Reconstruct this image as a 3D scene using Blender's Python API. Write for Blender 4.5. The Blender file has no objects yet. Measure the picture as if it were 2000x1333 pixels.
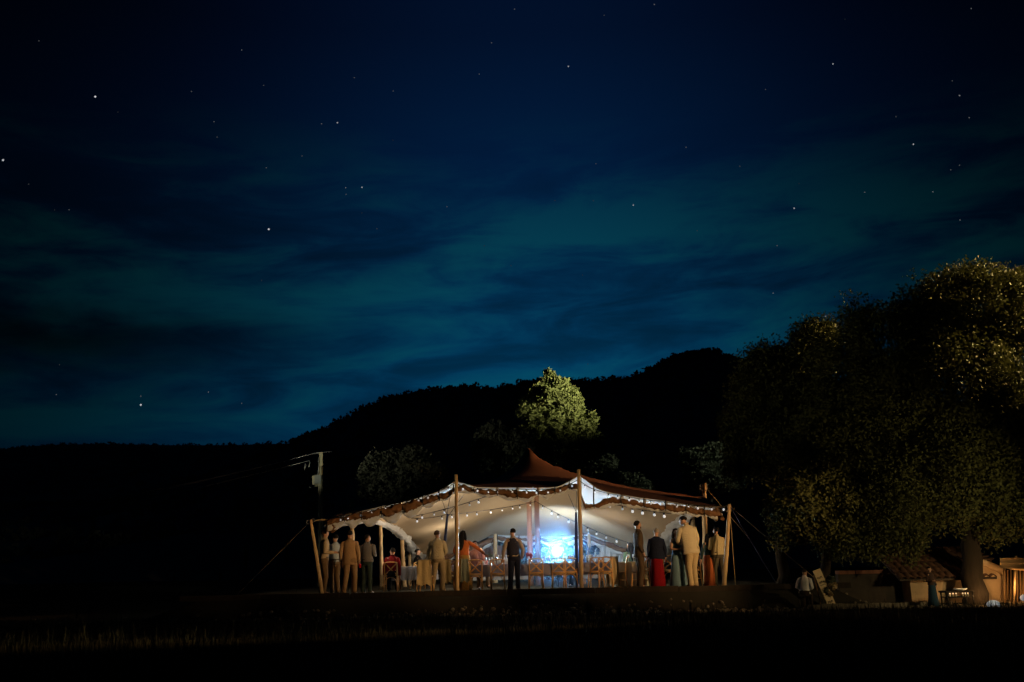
import bpy, math, random
import numpy as np
from mathutils import Vector, Matrix, Euler, noise as mnoise

random.seed(7)
rng = np.random.default_rng(11)
scene = bpy.context.scene
COL = scene.collection
R = math.radians

# ------------------------------------------------------------------ camera
F = 35.0 / 36.0 * 2000.0
PITCH, ROLL, EYE = math.atan(438.5 / F), R(-1.2), 0.7
cam_d = bpy.data.cameras.new('camera')
cam = bpy.data.objects.new('camera', cam_d)
COL.objects.link(cam)
CM = Matrix.Translation((0, 0, EYE)) @ Matrix.Rotation(R(90) + PITCH, 4, 'X') @ Matrix.Rotation(ROLL, 4, 'Z')
cam.matrix_world = CM
cam_d.lens, cam_d.sensor_width = 35, 36
cam_d.clip_start, cam_d.clip_end = 0.05, 20000
cam_d.dof.use_dof = True
cam_d.dof.focus_distance = 31
cam_d.dof.aperture_fstop = 1.6
scene.camera = cam
CR = CM.to_3x3()


def ray(px, py):
    return CR @ Vector(((px - 1000) / F, (666.5 - py) / F, -1))


def at(px, py, Y):                       # the point seen at photo pixel (px, py) at distance Y
    d = ray(px, py)
    return Vector((0, 0, EYE)) + d * (Y / d.y)


def xat(px, Y, z=0.8):                   # world x of a pixel column for a height near z
    d = ray(px, 1105)
    return d.x * Y / d.y


# ------------------------------------------------------------------ view
vs = scene.view_settings
vs.view_transform, vs.look, vs.exposure, vs.gamma = 'Standard', 'None', 0.0, 1.0
vs.use_curve_mapping = False
scene.cycles.use_denoising = True
scene.cycles.max_bounces = 6
scene.cycles.sample_clamp_indirect = 3.0

# ------------------------------------------------------------------ world
world = bpy.data.worlds.new('World')
scene.world = world
world.use_nodes = True
WT = world.node_tree
WT.nodes.clear()


def nd(tree, kind, **kw):
    n = tree.nodes.new(kind)
    for k, v in kw.items():
        setattr(n, k, v)
    return n


def mth(op, a, b=None, c=None, tree=WT):
    n = tree.nodes.new('ShaderNodeMath')
    n.operation = op
    for i, v in enumerate((a, b, c)):
        if v is None:
            continue
        if isinstance(v, (int, float)):
            n.inputs[i].default_value = v
        else:
            tree.links.new(v, n.inputs[i])
    return n.outputs[0]


def gauss(v, c, s):
    t = mth('DIVIDE', mth('SUBTRACT', v, c), s)
    return mth('EXPONENT', mth('MULTIPLY', mth('MULTIPLY', t, t), -1.0))


def sstep(v, a, b):
    n = nd(WT, 'ShaderNodeMapRange', interpolation_type='SMOOTHSTEP')
    WT.links.new(v, n.inputs[0])
    n.inputs[1].default_value, n.inputs[2].default_value = a, b
    return n.outputs[0]


tc = nd(WT, 'ShaderNodeTexCoord')
sep = nd(WT, 'ShaderNodeSeparateXYZ')
WT.links.new(tc.outputs['Generated'], sep.inputs[0])
AZ = mth('ARCTAN2', sep.outputs[0], sep.outputs[1])
EL = mth('ARCSINE', sep.outputs[2])


def sky_noise(sx, sy, off, detail=5, rough=.55, dist=.4):
    cx = nd(WT, 'ShaderNodeCombineXYZ')
    WT.links.new(mth('MULTIPLY', AZ, sx), cx.inputs[0])
    WT.links.new(mth('MULTIPLY', mth('ADD', EL, mth('MULTIPLY', AZ, -.04)), sy), cx.inputs[1])
    cx.inputs[2].default_value = off
    n = nd(WT, 'ShaderNodeTexNoise')
    n.inputs['Scale'].default_value = 1.0
    n.inputs['Detail'].default_value = detail
    n.inputs['Roughness'].default_value = rough
    n.inputs['Distortion'].default_value = dist
    WT.links.new(cx.outputs[0], n.inputs['Vector'])
    return n.outputs[0]


ramp = nd(WT, 'ShaderNodeValToRGB')
WT.links.new(mth('DIVIDE', mth('MAXIMUM', EL, 0.0), 1.5708), ramp.inputs[0])
stops = [(0, (.0004, .024, .066)), (.2, (.0004, .024, .062)), (.3, (.0004, .0125, .037)), (.4, (.0004, .0066, .0255)),
         (.52, (.0004, .0033, .0135)), (.8, (.0003, .0015, .0065)), (1.5708, (.0003, .001, .004))]
cr = ramp.color_ramp
while len(cr.elements) < len(stops):
    cr.elements.new(.5)
for e, (p, c) in zip(cr.elements, stops):
    e.position = p / 1.5708
    e.color = (*c, 1)
G = mth('ADD', mth('MULTIPLY', gauss(AZ, .02, .29), .93), .07)
n1 = sky_noise(3.2, 13, 2.3)
n2 = sky_noise(7, 30, 9.1, 6, .6, .8)
cl = sstep(mth('ADD', mth('MULTIPLY', n1, .6), mth('MULTIPLY', n2, .4)), .45, .62)
band = mth('MULTIPLY', sstep(EL, .05, .16), mth('SUBTRACT', 1.0, sstep(EL, .27, .46)))
cloud = mth('MULTIPLY', mth('MULTIPLY', cl, band), mth('ADD', mth('MULTIPLY', G, .8), .14))
wob = mth('MULTIPLY', mth('SUBTRACT', n1, .5), .14)
dark = mth('MULTIPLY', gauss(AZ, -.46, .24), gauss(mth('ADD', EL, wob), .222, .038))
dark2 = mth('MULTIPLY', mth('SUBTRACT', 1.0, sstep(mth('ADD', mth('MULTIPLY', n1, .6), mth('MULTIPLY', n2, .4)), .38, .52)), mth('MULTIPLY', band, .42))
dim = mth('MULTIPLY', mth('SUBTRACT', 1.0, mth('MULTIPLY', dark, .8)), mth('SUBTRACT', 1.0, dark2))
vm = nd(WT, 'ShaderNodeVectorMath', operation='SCALE')
WT.links.new(ramp.outputs[0], vm.inputs[0])
WT.links.new(mth('MULTIPLY', G, dim), vm.inputs['Scale'])
cv = nd(WT, 'ShaderNodeVectorMath', operation='SCALE')
cv.inputs[0].default_value = (.0006, .0170, .0110)
WT.links.new(mth('MULTIPLY', cloud, dim), cv.inputs['Scale'])
va = nd(WT, 'ShaderNodeVectorMath', operation='ADD')
WT.links.new(vm.outputs[0], va.inputs[0])
WT.links.new(cv.outputs[0], va.inputs[1])
bg = nd(WT, 'ShaderNodeBackground')
WT.links.new(va.outputs[0], bg.inputs[0])
bg.inputs[1].default_value = 1.62
wo = nd(WT, 'ShaderNodeOutputWorld')
WT.links.new(bg.outputs[0], wo.inputs[0])


# ------------------------------------------------------------------ unseen floodlights, added fill spots and the strobe
def lamp(name, kind, loc, color, power, target=None, size=.1, cone=40, blend=.5):
    d = bpy.data.lights.new(name, kind)
    d.color, d.energy = color, power
    d.shadow_soft_size = size
    if kind == 'SPOT':
        d.spot_size, d.spot_blend = R(cone), blend
    o = bpy.data.objects.new(name, d)
    COL.objects.link(o)
    o.location = loc
    if target is not None:
        o.rotation_euler = (Vector(target) - Vector(loc)).to_track_quat('-Z', 'Y').to_euler()
    return o


lamp('yard_floodlight', 'SPOT', (19, 9, 1.5), (1, .60, .26), 14500, (-.6, 29, 2.2), .10, 30, .45)
lamp('tree_floodlight', 'SPOT', (30.5, 31.8, 13.8), (1, .66, .22), 76000, (13.8, 29.2, 7.0), .25, 20, .6)
lamp('olive_fill', 'SPOT', (21, 38.5, 8.5), (.92, 1, .66), 3000, at(1390, 905, 45), .3, 20, .9)  # added fill for the right olive tree, hidden behind the oaks
lamp('oak_sign_fill', 'SPOT', (13.2, 22.3, 1.1), (1, .76, .36), 330, (10.4, 28, 2.0), .2, 74, .6)  # added light without a fixture, brightens the lower oak and the sign
lamp('pine_floodlight', 'SPOT', (13.5, 41.5, 8.2), (1, .90, .46), 40000, (2.5, 52, 10.9), .3, 30, 1.0)
lamp('canopy_floodlight', 'SPOT', (34, 36, 6.6), (1, .52, .20), 40000, (3.6, 33.6, 3.9), .3, 11, .6)
lamp('pole_tree_fill', 'SPOT', (-25, 22, 1.3), (1, .93, .66), 12000, at(623, 890, 45), .3, 6.5, .6)  # added spot that picks out the utility pole
lamp('pole_tree_fill', 'SPOT', (-25, 22, 1.3), (1, .93, .66), 4200, at(800, 890, 46), .3, 8, .8)  # second added spot, brightens the left olive tree
lamp('oak_left_fill', 'SPOT', (-25, 22, 1.3), (1, .88, .5), 3800, (9.5, 30, 6.6), .3, 13, .8)  # added dim fill for the left part of the oaks
_s = at(1088, 1078, 33.4)
lamp('strobe_light', 'SPOT', _s + Vector((0, -.25, 0)), (.46, .72, 1), 2600, _s + Vector((0, -9, 3.0)), .22, 124, .7)
lamp('tent_back_fill', 'SPOT', _s + Vector((.6, 5.0, .5)), (.66, .84, 1), 900, _s + Vector((.6, 11, .5)), .25, 105, .8)  # added lamp without a fixture, brightens the back edge and cloth walls


# ------------------------------------------------------------------ materials
MATS = {}


def mat(name, color, rough=.8, var=.25, scale=6.0, bump=.0, bscale=40.0, spec=.2, metal=0.0, stretch=(1, 1, 1), emit=None, trans=None):
    if name in MATS:
        return MATS[name]
    m = bpy.data.materials.new(name)
    m.use_nodes = True
    t = m.node_tree
    t.nodes.clear()
    out = nd(t, 'ShaderNodeOutputMaterial')
    b = nd(t, 'ShaderNodeBsdfPrincipled')
    b.inputs['Roughness'].default_value = rough
    b.inputs['Specular IOR Level'].default_value = spec
    b.inputs['Metallic'].default_value = metal
    co = nd(t, 'ShaderNodeTexCoord')
    mp = nd(t, 'ShaderNodeMapping')
    mp.inputs['Scale'].default_value = stretch
    t.links.new(co.outputs['Object'], mp.inputs[0])
    n = nd(t, 'ShaderNodeTexNoise')
    n.inputs['Scale'].default_value = scale
    n.inputs['Detail'].default_value = 5
    t.links.new(mp.outputs[0], n.inputs['Vector'])
    mx = nd(t, 'ShaderNodeMix', data_type='RGBA')
    t.links.new(n.outputs[0], mx.inputs[0])
    mx.inputs[6].default_value = (*[c * (1 - var) for c in color], 1)
    mx.inputs[7].default_value = (*[min(1, c * (1 + var)) for c in color], 1)
    t.links.new(mx.outputs[2], b.inputs['Base Color'])
    if bump:
        n2 = nd(t, 'ShaderNodeTexNoise')
        n2.inputs['Scale'].default_value = bscale
        n2.inputs['Detail'].default_value = 4
        t.links.new(mp.outputs[0], n2.inputs['Vector'])
        bp = nd(t, 'ShaderNodeBump')
        bp.inputs['Strength'].default_value = bump
        bp.inputs['Distance'].default_value = .03
        t.links.new(n2.outputs[0], bp.inputs['Height'])
        t.links.new(bp.outputs[0], b.inputs['Normal'])
    sh = b.outputs[0]
    if emit:
        b.inputs['Emission Color'].default_value = (*emit[0], 1)
        b.inputs['Emission Strength'].default_value = emit[1]
    if trans:
        tr = nd(t, 'ShaderNodeBsdfTranslucent')
        t.links.new(mx.outputs[2], tr.inputs[0])
        ms = nd(t, 'ShaderNodeMixShader')
        ms.inputs[0].default_value = trans
        t.links.new(b.outputs[0], ms.inputs[1])
        t.links.new(tr.outputs[0], ms.inputs[2])
        sh = ms.outputs[0]
    t.links.new(sh, out.inputs[0])
    MATS[name] = m
    return m


M_field = mat('field_earth', (.040, .036, .028), 1, .5, .6, .6, 5, 0)
M_stone = mat('bank_stone', (.20, .17, .13), .95, .4, 3, .7, 12)
M_grass = mat('dry_grass', (.030, .032, .028), 1, .4, 1.0, spec=0)
M_hill = mat('hill_scrub', (.11, .115, .12), 1, .5, .05, 0)
M_wood_far = mat('far_woods', (.12, .13, .125), 1, .5, .08, 0)
M_bamboo = mat('bamboo', (.50, .34, .17), .6, .35, 5, .25, 30, .3, stretch=(1, 1, .3))
M_king = mat('mast_wood', (.40, .22, .14), .55, .2, 5, .1, 20, .3, stretch=(1, 1, .2))
M_canopy = mat('canopy_brown', (.17, .078, .052), .85, .14, 1.6, .12, 14, .1, stretch=(1, 3, 1))
M_lining = mat('canopy_lining', (.54, .405, .26), .9, .08, .9, .12, 9, .1, stretch=(1, 3, 1))
M_white = mat('pale_lining', (.84, .84, .82), .9, .07, 4, .3, 12, .1, trans=.45)
M_roll = mat('gathered_brown', (.17, .088, .044), .9, .5, 5, .9, 14, .1)
M_rope = mat('rope', (.25, .19, .12), .9, .3, 30)
M_strap = mat('navy_strap', (.02, .03, .09), .7, .2, 8)
M_black = mat('black_rubber', (.012, .012, .013), .6, .2, 8)
M_bulb = mat('bulb_glass', (.8, .82, .86), .3, .02, 8, emit=((.86, .92, 1), .5))
M_chair = mat('chair_wood', (.62, .33, .11), .45, .3, 6, .1, 40, .4, stretch=(1, 1, .25))
M_cane = mat('cane_seat', (.45, .30, .16), .8, .2, 30, .4, 90)
M_cloth = mat('table_linen', (.22, .20, .25), .9, .08, 5, .2, 10, .1)
M_cloth2 = mat('table_linen_beige', (.55, .44, .28), .9, .08, 5, .2, 10, .1)
M_glass = mat('glassware', (.82, .86, .9), .12, .02, 5, spec=.8, trans=.5)
M_metal = mat('steel', (.30, .32, .34), .4, .1, 6, spec=.5, metal=.6)
M_skin = mat('skin', (.46, .26, .17), .6, .12, 12)
M_skin2 = mat('skin_tanned', (.40, .20, .12), .6, .12, 12)
M_shoe = mat('shoe_leather', (.03, .022, .018), .4, .2, 10, spec=.4)
M_shoe_tan = mat('shoe_tan', (.22, .13, .07), .5, .2, 10, spec=.4)
M_bark = mat('bark', (.030, .023, .017), .95, .45, 5, .9, 9, stretch=(1, 1, .3))
M_leaf_oak = mat('oak_leaf', (.078, .084, .030), .6, .6, .8, spec=.08, trans=.12)
M_leaf_pine = mat('pine_needle', (.115, .135, .055), .7, .4, 1.2, spec=.25, trans=.15)
M_leaf_olive = mat('olive_leaf', (.12, .135, .10), .7, .4, 1.0, spec=.25, trans=.15)
M_plaster = mat('plaster', (.50, .36, .22), .95, .3, 2.5, .5, 8)
M_tile = mat('roof_tile', (.10, .055, .038), .9, .4, 4, .3, 20)
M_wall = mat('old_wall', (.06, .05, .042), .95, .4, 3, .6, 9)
M_board = mat('sign_board', (.70, .52, .30), .7, .12, 5)
M_ink = mat('ink', (.012, .010, .010), .7, .1, 5)
M_awning = mat('awning_cloth', (.42, .25, .12), .9, .25, 4, .3, 9)
M_concrete = mat('concrete', (.36, .35, .24), .9, .2, 5, .3, 20)
M_greybox = mat('grey_steel_box', (.20, .23, .23), .6, .15, 6)


def fabric(name, c, var=.10):
    return mat('fabric_' + name, c, .92, var, 9, .35, 22, .1)


# ------------------------------------------------------------------ mesh helper
class MB:
    def __init__(s):
        s.v, s.f, s.m = [], [], []

    def add(s, verts, faces, mi=0):
        k = len(s.v)
        s.v += [tuple(v) for v in verts]
        s.f += [tuple(i + k for i in f) for f in faces]
        s.m += [mi] * len(faces)
        return s

    def box(s, c, d, rot=None, mi=0):
        c = Vector(c)
        hx, hy, hz = d[0] / 2, d[1] / 2, d[2] / 2
        vs_ = [Vector((x, y, z)) for x in (-hx, hx) for y in (-hy, hy) for z in (-hz, hz)]
        if rot is not None:
            vs_ = [rot @ v for v in vs_]
        return s.add([v + c for v in vs_], [(0, 1, 3, 2), (4, 6, 7, 5), (0, 4, 5, 1), (2, 3, 7, 6), (0, 2, 6, 4), (1, 5, 7, 3)], mi)

    def loft(s, rings, n=12, cap=True, fold=0.0, seed=0, closed=True, mi=0, fk=5):
        vs_, fs = [], []
        for ri, (c, ax, ay) in enumerate(rings):
            c, ax, ay = Vector(c), Vector(ax), Vector(ay)
            for i in range(n):
                a = 2 * math.pi * i / n
                q = 1.0
                if fold:
                    q += fold * mnoise.noise((math.cos(a) * fk * .5 + seed * 3.1, math.sin(a) * fk * .5 + seed, c.z * 3 + ri * .35))
                vs_.append(c + ax * (math.cos(a) * q) + ay * (math.sin(a) * q))
        L = len(rings)
        for r_ in range(L - 1):
            for i in range(n):
                j = (i + 1) % n
                fs.append((r_ * n + i, r_ * n + j, (r_ + 1) * n + j, (r_ + 1) * n + i))
        if cap:
            fs.append(tuple(range(n - 1, -1, -1)))
            fs.append(tuple((L - 1) * n + i for i in range(n)))
        return s.add(vs_, fs, mi)

    def tube(s, pts, rad, n=8, cap=True, fold=0.0, seed=0, mi=0, squash=None):
        pts = [Vector(p) for p in pts]
        if not isinstance(rad, (list, tuple)):
            rad = [rad] * len(pts)
        rings = []
        up = None
        for i, p in enumerate(pts):
            a = pts[max(0, i - 1)]
            b = pts[min(len(pts) - 1, i + 1)]
            t = (b - a)
            if t.length < 1e-9:
                t = Vector((0, 0, 1))
            t.normalize()
            if up is None:
                up = Vector((0, 1, 0)) if abs(t.y) < .8 else Vector((1, 0, 0))
            sx = t.cross(up)
            if sx.length < 1e-6:
                sx = t.cross(Vector((1, 0, 0)))
            sx.normalize()
            sy = sx.cross(t)
            sy.normalize()
            up = sy
            r_ = rad[i]
            q = squash if squash else (1, 1)
            rings.append((p, sx * r_ * q[0], sy * r_ * q[1]))
        return s.loft(rings, n, cap, fold, seed, mi=mi)

    def lathe(s, c, prof, n=12, mi=0):
        c = Vector(c)
        return s.loft([(c + Vector((0, 0, z)), (max(r, 1e-4), 0, 0), (0, max(r, 1e-4), 0)) for r, z in prof], n, True, mi=mi)

    def ellipsoid(s, c, r, n=12, rot=None, fold=0.0, seed=0, mi=0):
        c = Vector(c)
        rings = []
        k = max(5, n // 2 + 1)
        for i in range(k):
            a = -math.pi / 2 + math.pi * (i + .0) / (k - 1)
            q = max(.02, math.cos(a))
            p, ax, ay = Vector((0, 0, r[2] * math.sin(a))), Vector((r[0] * q, 0, 0)), Vector((0, r[1] * q, 0))
            if rot is not None:
                p, ax, ay = rot @ p, rot @ ax, rot @ ay
            rings.append((c + p, ax, ay))
        return s.loft(rings, n, True, fold, seed, mi=mi)

    def grid(s, P, mi=0):                 # P: rows of points
        h, w = len(P), len(P[0])
        vs_ = [p for row in P for p in row]
        fs = [(i * w + j, i * w + j + 1, (i + 1) * w + j + 1, (i + 1) * w + j) for i in range(h - 1) for j in range(w - 1)]
        return s.add(vs_, fs, mi)

    def mesh(s, name, mats, smooth=True):
        me = bpy.data.meshes.new(name)
        me.from_pydata([tuple(v) for v in s.v], [], s.f)
        for m in (mats if isinstance(mats, (list, tuple)) else [mats]):
            me.materials.append(m)
        if smooth:
            me.polygons.foreach_set('use_smooth', [True] * len(me.polygons))
        me.polygons.foreach_set('material_index', s.m)
        me.update()
        return me

    def build(s, name, mats, parent=None, smooth=True, loc=None):
        o = bpy.data.objects.new(name, s.mesh(name, mats, smooth))
        COL.objects.link(o)
        if parent is not None:
            o.parent = parent
        if loc is not None:
            o.location = loc
        return o


def tag(o, label=None, cat=None, group=None, kind=None):
    for k, v in (('label', label), ('category', cat), ('group', group), ('kind', kind)):
        if v:
            o[k] = v
    return o


def thing(name, label, cat, loc=(0, 0, 0), rz=0.0, group=None, scale=1.0):
    o = bpy.data.objects.new(name, None)
    COL.objects.link(o)
    o.empty_display_size = .1
    o.location = loc
    o.rotation_euler = (0, 0, rz)
    o.scale = (scale,) * 3
    return tag(o, label, cat, group)


def copy_tree(o, parent=None):
    c = o.copy()
    COL.objects.link(c)
    if parent is not None:
        c.parent = parent
    for ch in list(o.children):
        copy_tree(ch, c)
    return c


def quads_mesh(name, V, m, smooth=False, n=4):   # V: (N, n, 3) array of loose faces
    N = V.shape[0]
    me = bpy.data.meshes.new(name)
    me.vertices.add(N * n)
    me.vertices.foreach_set('co', V.reshape(-1).astype(np.float32))
    me.loops.add(N * n)
    me.loops.foreach_set('vertex_index', np.arange(N * n, dtype=np.int32))
    me.polygons.add(N)
    me.polygons.foreach_set('loop_start', np.arange(0, N * n, n, dtype=np.int32))
    me.materials.append(m)
    me.update(calc_edges=True)
    return me


def leaf_quads(C, size, flat=0.0, elong=1.8):     # leaf-shaped quads at the points C
    N = len(C)
    a = rng.normal(size=(N, 3))
    a[:, 2] = a[:, 2] * (1 - flat)
    a /= np.linalg.norm(a, axis=1, keepdims=True)
    b = np.cross(a, rng.normal(size=(N, 3)))
    b /= np.linalg.norm(b, axis=1, keepdims=True)
    s = (size * rng.uniform(.6, 1.3, N))[:, None]
    u, w = a * s * elong * .5, b * s * .5
    return np.stack([C - u, C + w, C + u, C - w], axis=1)


def foliage(name, lobes, n_clump, n_leaf, clump_r, size, m, parent=None, shell=(.55, 1.0), flat=.0, elong=1.8, up=False):
    lob = np.array([[*c, *r] for c, r in lobes], float)
    w = lob[:, 3] * lob[:, 4] + lob[:, 3] * lob[:, 5]
    idx = rng.choice(len(lob), n_clump, p=w / w.sum())
    d = rng.normal(size=(n_clump, 3))
    d /= np.linalg.norm(d, axis=1, keepdims=True)
    q = rng.uniform(shell[0] ** 2, shell[1] ** 2, n_clump) ** .5
    q += rng.exponential(.035, n_clump)
    cc = lob[idx, :3] + d * lob[idx, 3:] * q[:, None]
    cr_ = clump_r * rng.uniform(.55, 1.35, n_clump)
    e = rng.normal(size=(n_clump, n_leaf, 3))
    e /= np.linalg.norm(e, axis=2, keepdims=True)
    e *= rng.uniform(.2, 1, (n_clump, n_leaf, 1)) ** .5
    if up:
        e[:, :, 2] = e[:, :, 2] * .7 + .25
    P = cc[:, None, :] + e * cr_[:, None, None]
    o = bpy.data.objects.new(name, quads_mesh(name, leaf_quads(P.reshape(-1, 3), size, flat, elong), m))
    COL.objects.link(o)
    if parent is not None:
        o.parent = parent
    return o


# ================================================================== SETTING
def gz(x, y):                            # ground height
    z = -.90 + .32 * min(1, max(0, (y - 4) / 20))
    front = 27.45 + .15 * mnoise.noise((x * .4, 3.3, 0))
    a = min(1, max(0, (y - front) / .7))
    right = min(1, max(0, (9.9 - x) / 1.6))
    left = min(1, max(0, (x + 10.5) / 2.0))
    k = a * a * (3 - 2 * a) * right * right * (3 - 2 * right) * left * left * (3 - 2 * left)
    z = z * (1 - k)
    if y > 46 and k < 1:
        t = min(1, (y - 46) / 12)
        z = z * (1 - t)
    return z + (0.03 * mnoise.noise((x * .8, y * .8, 0)) + .05 * mnoise.noise((x * .22, y * .22, 5))) * (1 - .96 * k)


xs = np.concatenate([[-1500, -600, -250, -120, -60, -35], np.linspace(-22, 24, 140), [35, 60, 120, 250, 600, 1500]])
ys = np.concatenate([[-60, -20, -5], np.linspace(0, 26.5, 54), np.linspace(26.9, 29, 22), np.linspace(29.6, 60, 30), [80, 120, 200, 400, 800, 1600]])
MB().grid([[(x, y, gz(x, y) if abs(x) < 130 and y < 130 else 0) for x in xs] for y in ys]).build('ground', M_field)['kind'] = 'structure'


def hill(name, prof, D, foot, depth, rough, m=M_hill, nx=150):
    px = np.array([p[0] for p in prof], float)
    py = np.array([p[1] for p in prof], float)
    rows = []
    for k in range(26):
        t = k / 17.0                     # 0 foot, 1 ridge, beyond: the far side
        row = []
        for q in np.linspace(px[0], px[-1], nx):
            p = at(q, np.interp(q, px, py), D)
            z = p.z + 1
            if t <= 1:
                y = foot + (D - foot) * t
                h = z * (t ** 1.25)
                x = p.x * (.55 + .45 * t)
            else:
                y = D + depth * (t - 1) * 2
                h = z * max(0, 1 - ((t - 1) * 2) ** 1.3)
                x = p.x
            nz = mnoise.fractal((x * .018, y * .018, D), 1.0, 2.0, 5) * rough * min(1, 3 * t) * (1 if t != 1 else .25)
            row.append((x, y, -1.2 + h + nz))
        rows.append(row)
    return MB().grid(rows).build(name, m), rows


prof1 = [(-500, 1010), (200, 980), (420, 925), (560, 872), (590, 858), (640, 838), (700, 808), (760, 786), (830, 770), (900, 758), (960, 760), (1010, 752),
         (1060, 742), (1120, 744), (1180, 742), (1220, 735), (1260, 721), (1300, 704), (1340, 689), (1375, 684), (1400, 685), (1430, 701), (1460, 718),
         (1520, 735), (1620, 760), (1800, 790), (2100, 830), (2600, 900)]
h1, rows1 = hill('hill', prof1, 230, 75, 160, 3.0)
h1['kind'] = 'structure'
prof2 = [(-900, 890), (-300, 884), (0, 879), (50, 871), (110, 868), (330, 868), (560, 868), (900, 872), (1300, 880), (2600, 900)]
h2, rows2 = hill('far_hills', prof2, 620, 260, 300, 4.0, nx=110)
h2['kind'] = 'structure'

# scrub and woods that cover the hills, one mass far off
pts = []
for rows, n, D_, sz in ((rows1, 2600, 230, 1.0), (rows2, 1500, 620, 1.3)):
    A = np.array(rows)
    for i in range(n):
        r_ = rng.integers(4, 18) if rng.random() < .6 else 17
        c = rng.integers(1, A.shape[1] - 1)
        p = A[r_, c] + (A[r_, c + 1] - A[r_, c]) * rng.random()
        rad = sz * rng.uniform(.6, 2.1) * (.7 if r_ == 17 else 1)
        e = rng.normal(size=(26, 3))
        e /= np.linalg.norm(e, axis=1, keepdims=True)
        pts.append((p + np.array([0, 0, rad * rng.uniform(-.4, .35)]) + e * np.array([1, 1, .8]) * rad * rng.uniform(.5, 1, (26, 1)), np.full(26, rad * .55)))
PP = np.concatenate([p for p, s in pts])
SS = np.concatenate([s for p, s in pts])
ow = bpy.data.objects.new('woods', quads_mesh('woods', leaf_quads(PP, SS, 0, 1.3), M_wood_far))
COL.objects.link(ow)
tag(ow, 'dark scrub and low trees covering the hills', 'woods', kind='stuff')

# stars, far beyond the hills
STARS = [(186, 189, 1), (6, 313, .8), (525, 448, .85), (275, 791, .8), (275, 774, .25), (659, 240, .5), (707, 366, .5), (675, 367, .35), (676, 380, .2),
         (418, 238, .25), (424, 268, .15), (1005, 18, .25), (1278, 9, .35), (1110, 130, .5), (1627, 125, .55), (1874, 187, .45), (1893, 230, .3), (1784, 282, .6),
         (1822, 375, .35), (1875, 430, .3), (1237, 401, .5), (1551, 407, .6), (1613, 618, .45), (1510, 573, .35), (1689, 376, .25), (472, 98, .25), (374, 179, .2),
         (515, 167, .15), (692, 152, .2), (936, 145, .25), (873, 404, .2), (736, 447, .12), (407, 766, .3), (110, 771, .2), (472, 788, .2), (1340, 288, .2),
         (1518, 480, .2), (520, 328, .2), (590, 305, .15), (628, 242, .25), (960, 84, .2), (768, 178, .2), (1495, 175, .15), (1750, 228, .15), (1857, 332, .2),
         (1874, 323, .2), (1897, 17, .25), (1860, 158, .15), (1164, 320, .15), (76, 80, .15), (135, 410, .2), (1445, 325, .12), (56, 360, .1), (1180, 30, .12)]
mb = MB()
cols = []
OCT = [(1, 0, 0), (-1, 0, 0), (0, 1, 0), (0, -1, 0), (0, 0, 1), (0, 0, -1)]
OF = [(0, 2, 4), (2, 1, 4), (1, 3, 4), (3, 0, 4), (2, 0, 5), (1, 2, 5), (3, 1, 5), (0, 3, 5)]
dirs = []
for px, py, b in STARS:
    dirs.append((ray(px, py).normalized(), b))
for i in range(260):
    a, e = random.uniform(-math.pi, math.pi), math.asin(random.uniform(.14, 1))
    dirs.append((Vector((math.sin(a) * math.cos(e), math.cos(a) * math.cos(e), math.sin(e))), random.choice([.03, .04, .05, .07])))
for d, b in dirs:
    r_ = 4.8 * (1.7 if b > .7 else 1.25 if b > .4 else 1.0)
    mb.add([d * 8000 + Vector(o) * r_ for o in OCT], OF)
    b = b if b > .45 else b * .6
    cols += [(b, b * 1.0, b * 1.05, 1)] * 6
M_star = bpy.data.materials.new('star_light')
M_star.use_nodes = True
t = M_star.node_tree
t.nodes.clear()
at_ = nd(t, 'ShaderNodeAttribute', attribute_name='glow')
em = nd(t, 'ShaderNodeEmission')
em.inputs[1].default_value = .75
om = nd(t, 'ShaderNodeOutputMaterial')
t.links.new(at_.outputs['Color'], em.inputs[0])
t.links.new(em.outputs[0], om.inputs[0])
so = mb.build('stars', M_star, smooth=False)
ca = so.data.color_attributes.new('glow', 'FLOAT_COLOR', 'POINT')
ca.data.foreach_set('color', np.array(cols, np.float32).reshape(-1))
tag(so, 'white stars scattered over the night sky', 'stars', kind='stuff')

# stony bank under the terrace edge and the tall dry grass of the field
mb = MB()
for i in range(900):
    x = random.uniform(-9.5, 14)
    y = random.uniform(26.6, 27.75)
    if x > 9:
        y = random.uniform(25.5, 30)
    s_ = random.uniform(.02, .08)
    mb.ellipsoid((x, y, gz(x, y) + s_ * .2), (s_, s_ * random.uniform(.6, 1), s_ * random.uniform(.4, .8)), 6,
                 Euler((random.random(), random.random(), random.random() * 6)).to_matrix(), .3, i)
tag(mb.build('rubble', M_stone, smooth=False), 'small stones strewn over the bank below the terrace', 'rubble', kind='stuff')

N = 62000
yy = 1.6 + 25.6 * rng.random(N) ** 1.25
xx = (rng.random(N) - .5) * 2 * (2.5 + yy * .62)
zz = np.array([gz(x, y) for x, y in zip(xx, yy)])
hh = rng.uniform(.12, .42, N) * (1 + .8 * (rng.random(N) < .06))
hh *= 1 - .45 * np.clip((yy - 18) / 9, 0, 1)
an = rng.uniform(0, 6.283, N)
bend = rng.uniform(.05, .5, N) * hh
wd = rng.uniform(.004, .009, N)
B = np.stack([xx, yy, zz], 1)
W = np.stack([np.cos(an), np.sin(an), np.zeros(N)], 1) * wd[:, None]
T = B + np.stack([np.cos(an + 1.3) * bend, np.sin(an + 1.3) * bend, hh], 1)
og = bpy.data.objects.new('grass', quads_mesh('grass', np.stack([B - W, B + W, T], 1), M_grass, n=3))
COL.objects.link(og)
tag(og, 'dry wild grass of the dark field', 'grass', kind='stuff')

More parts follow.
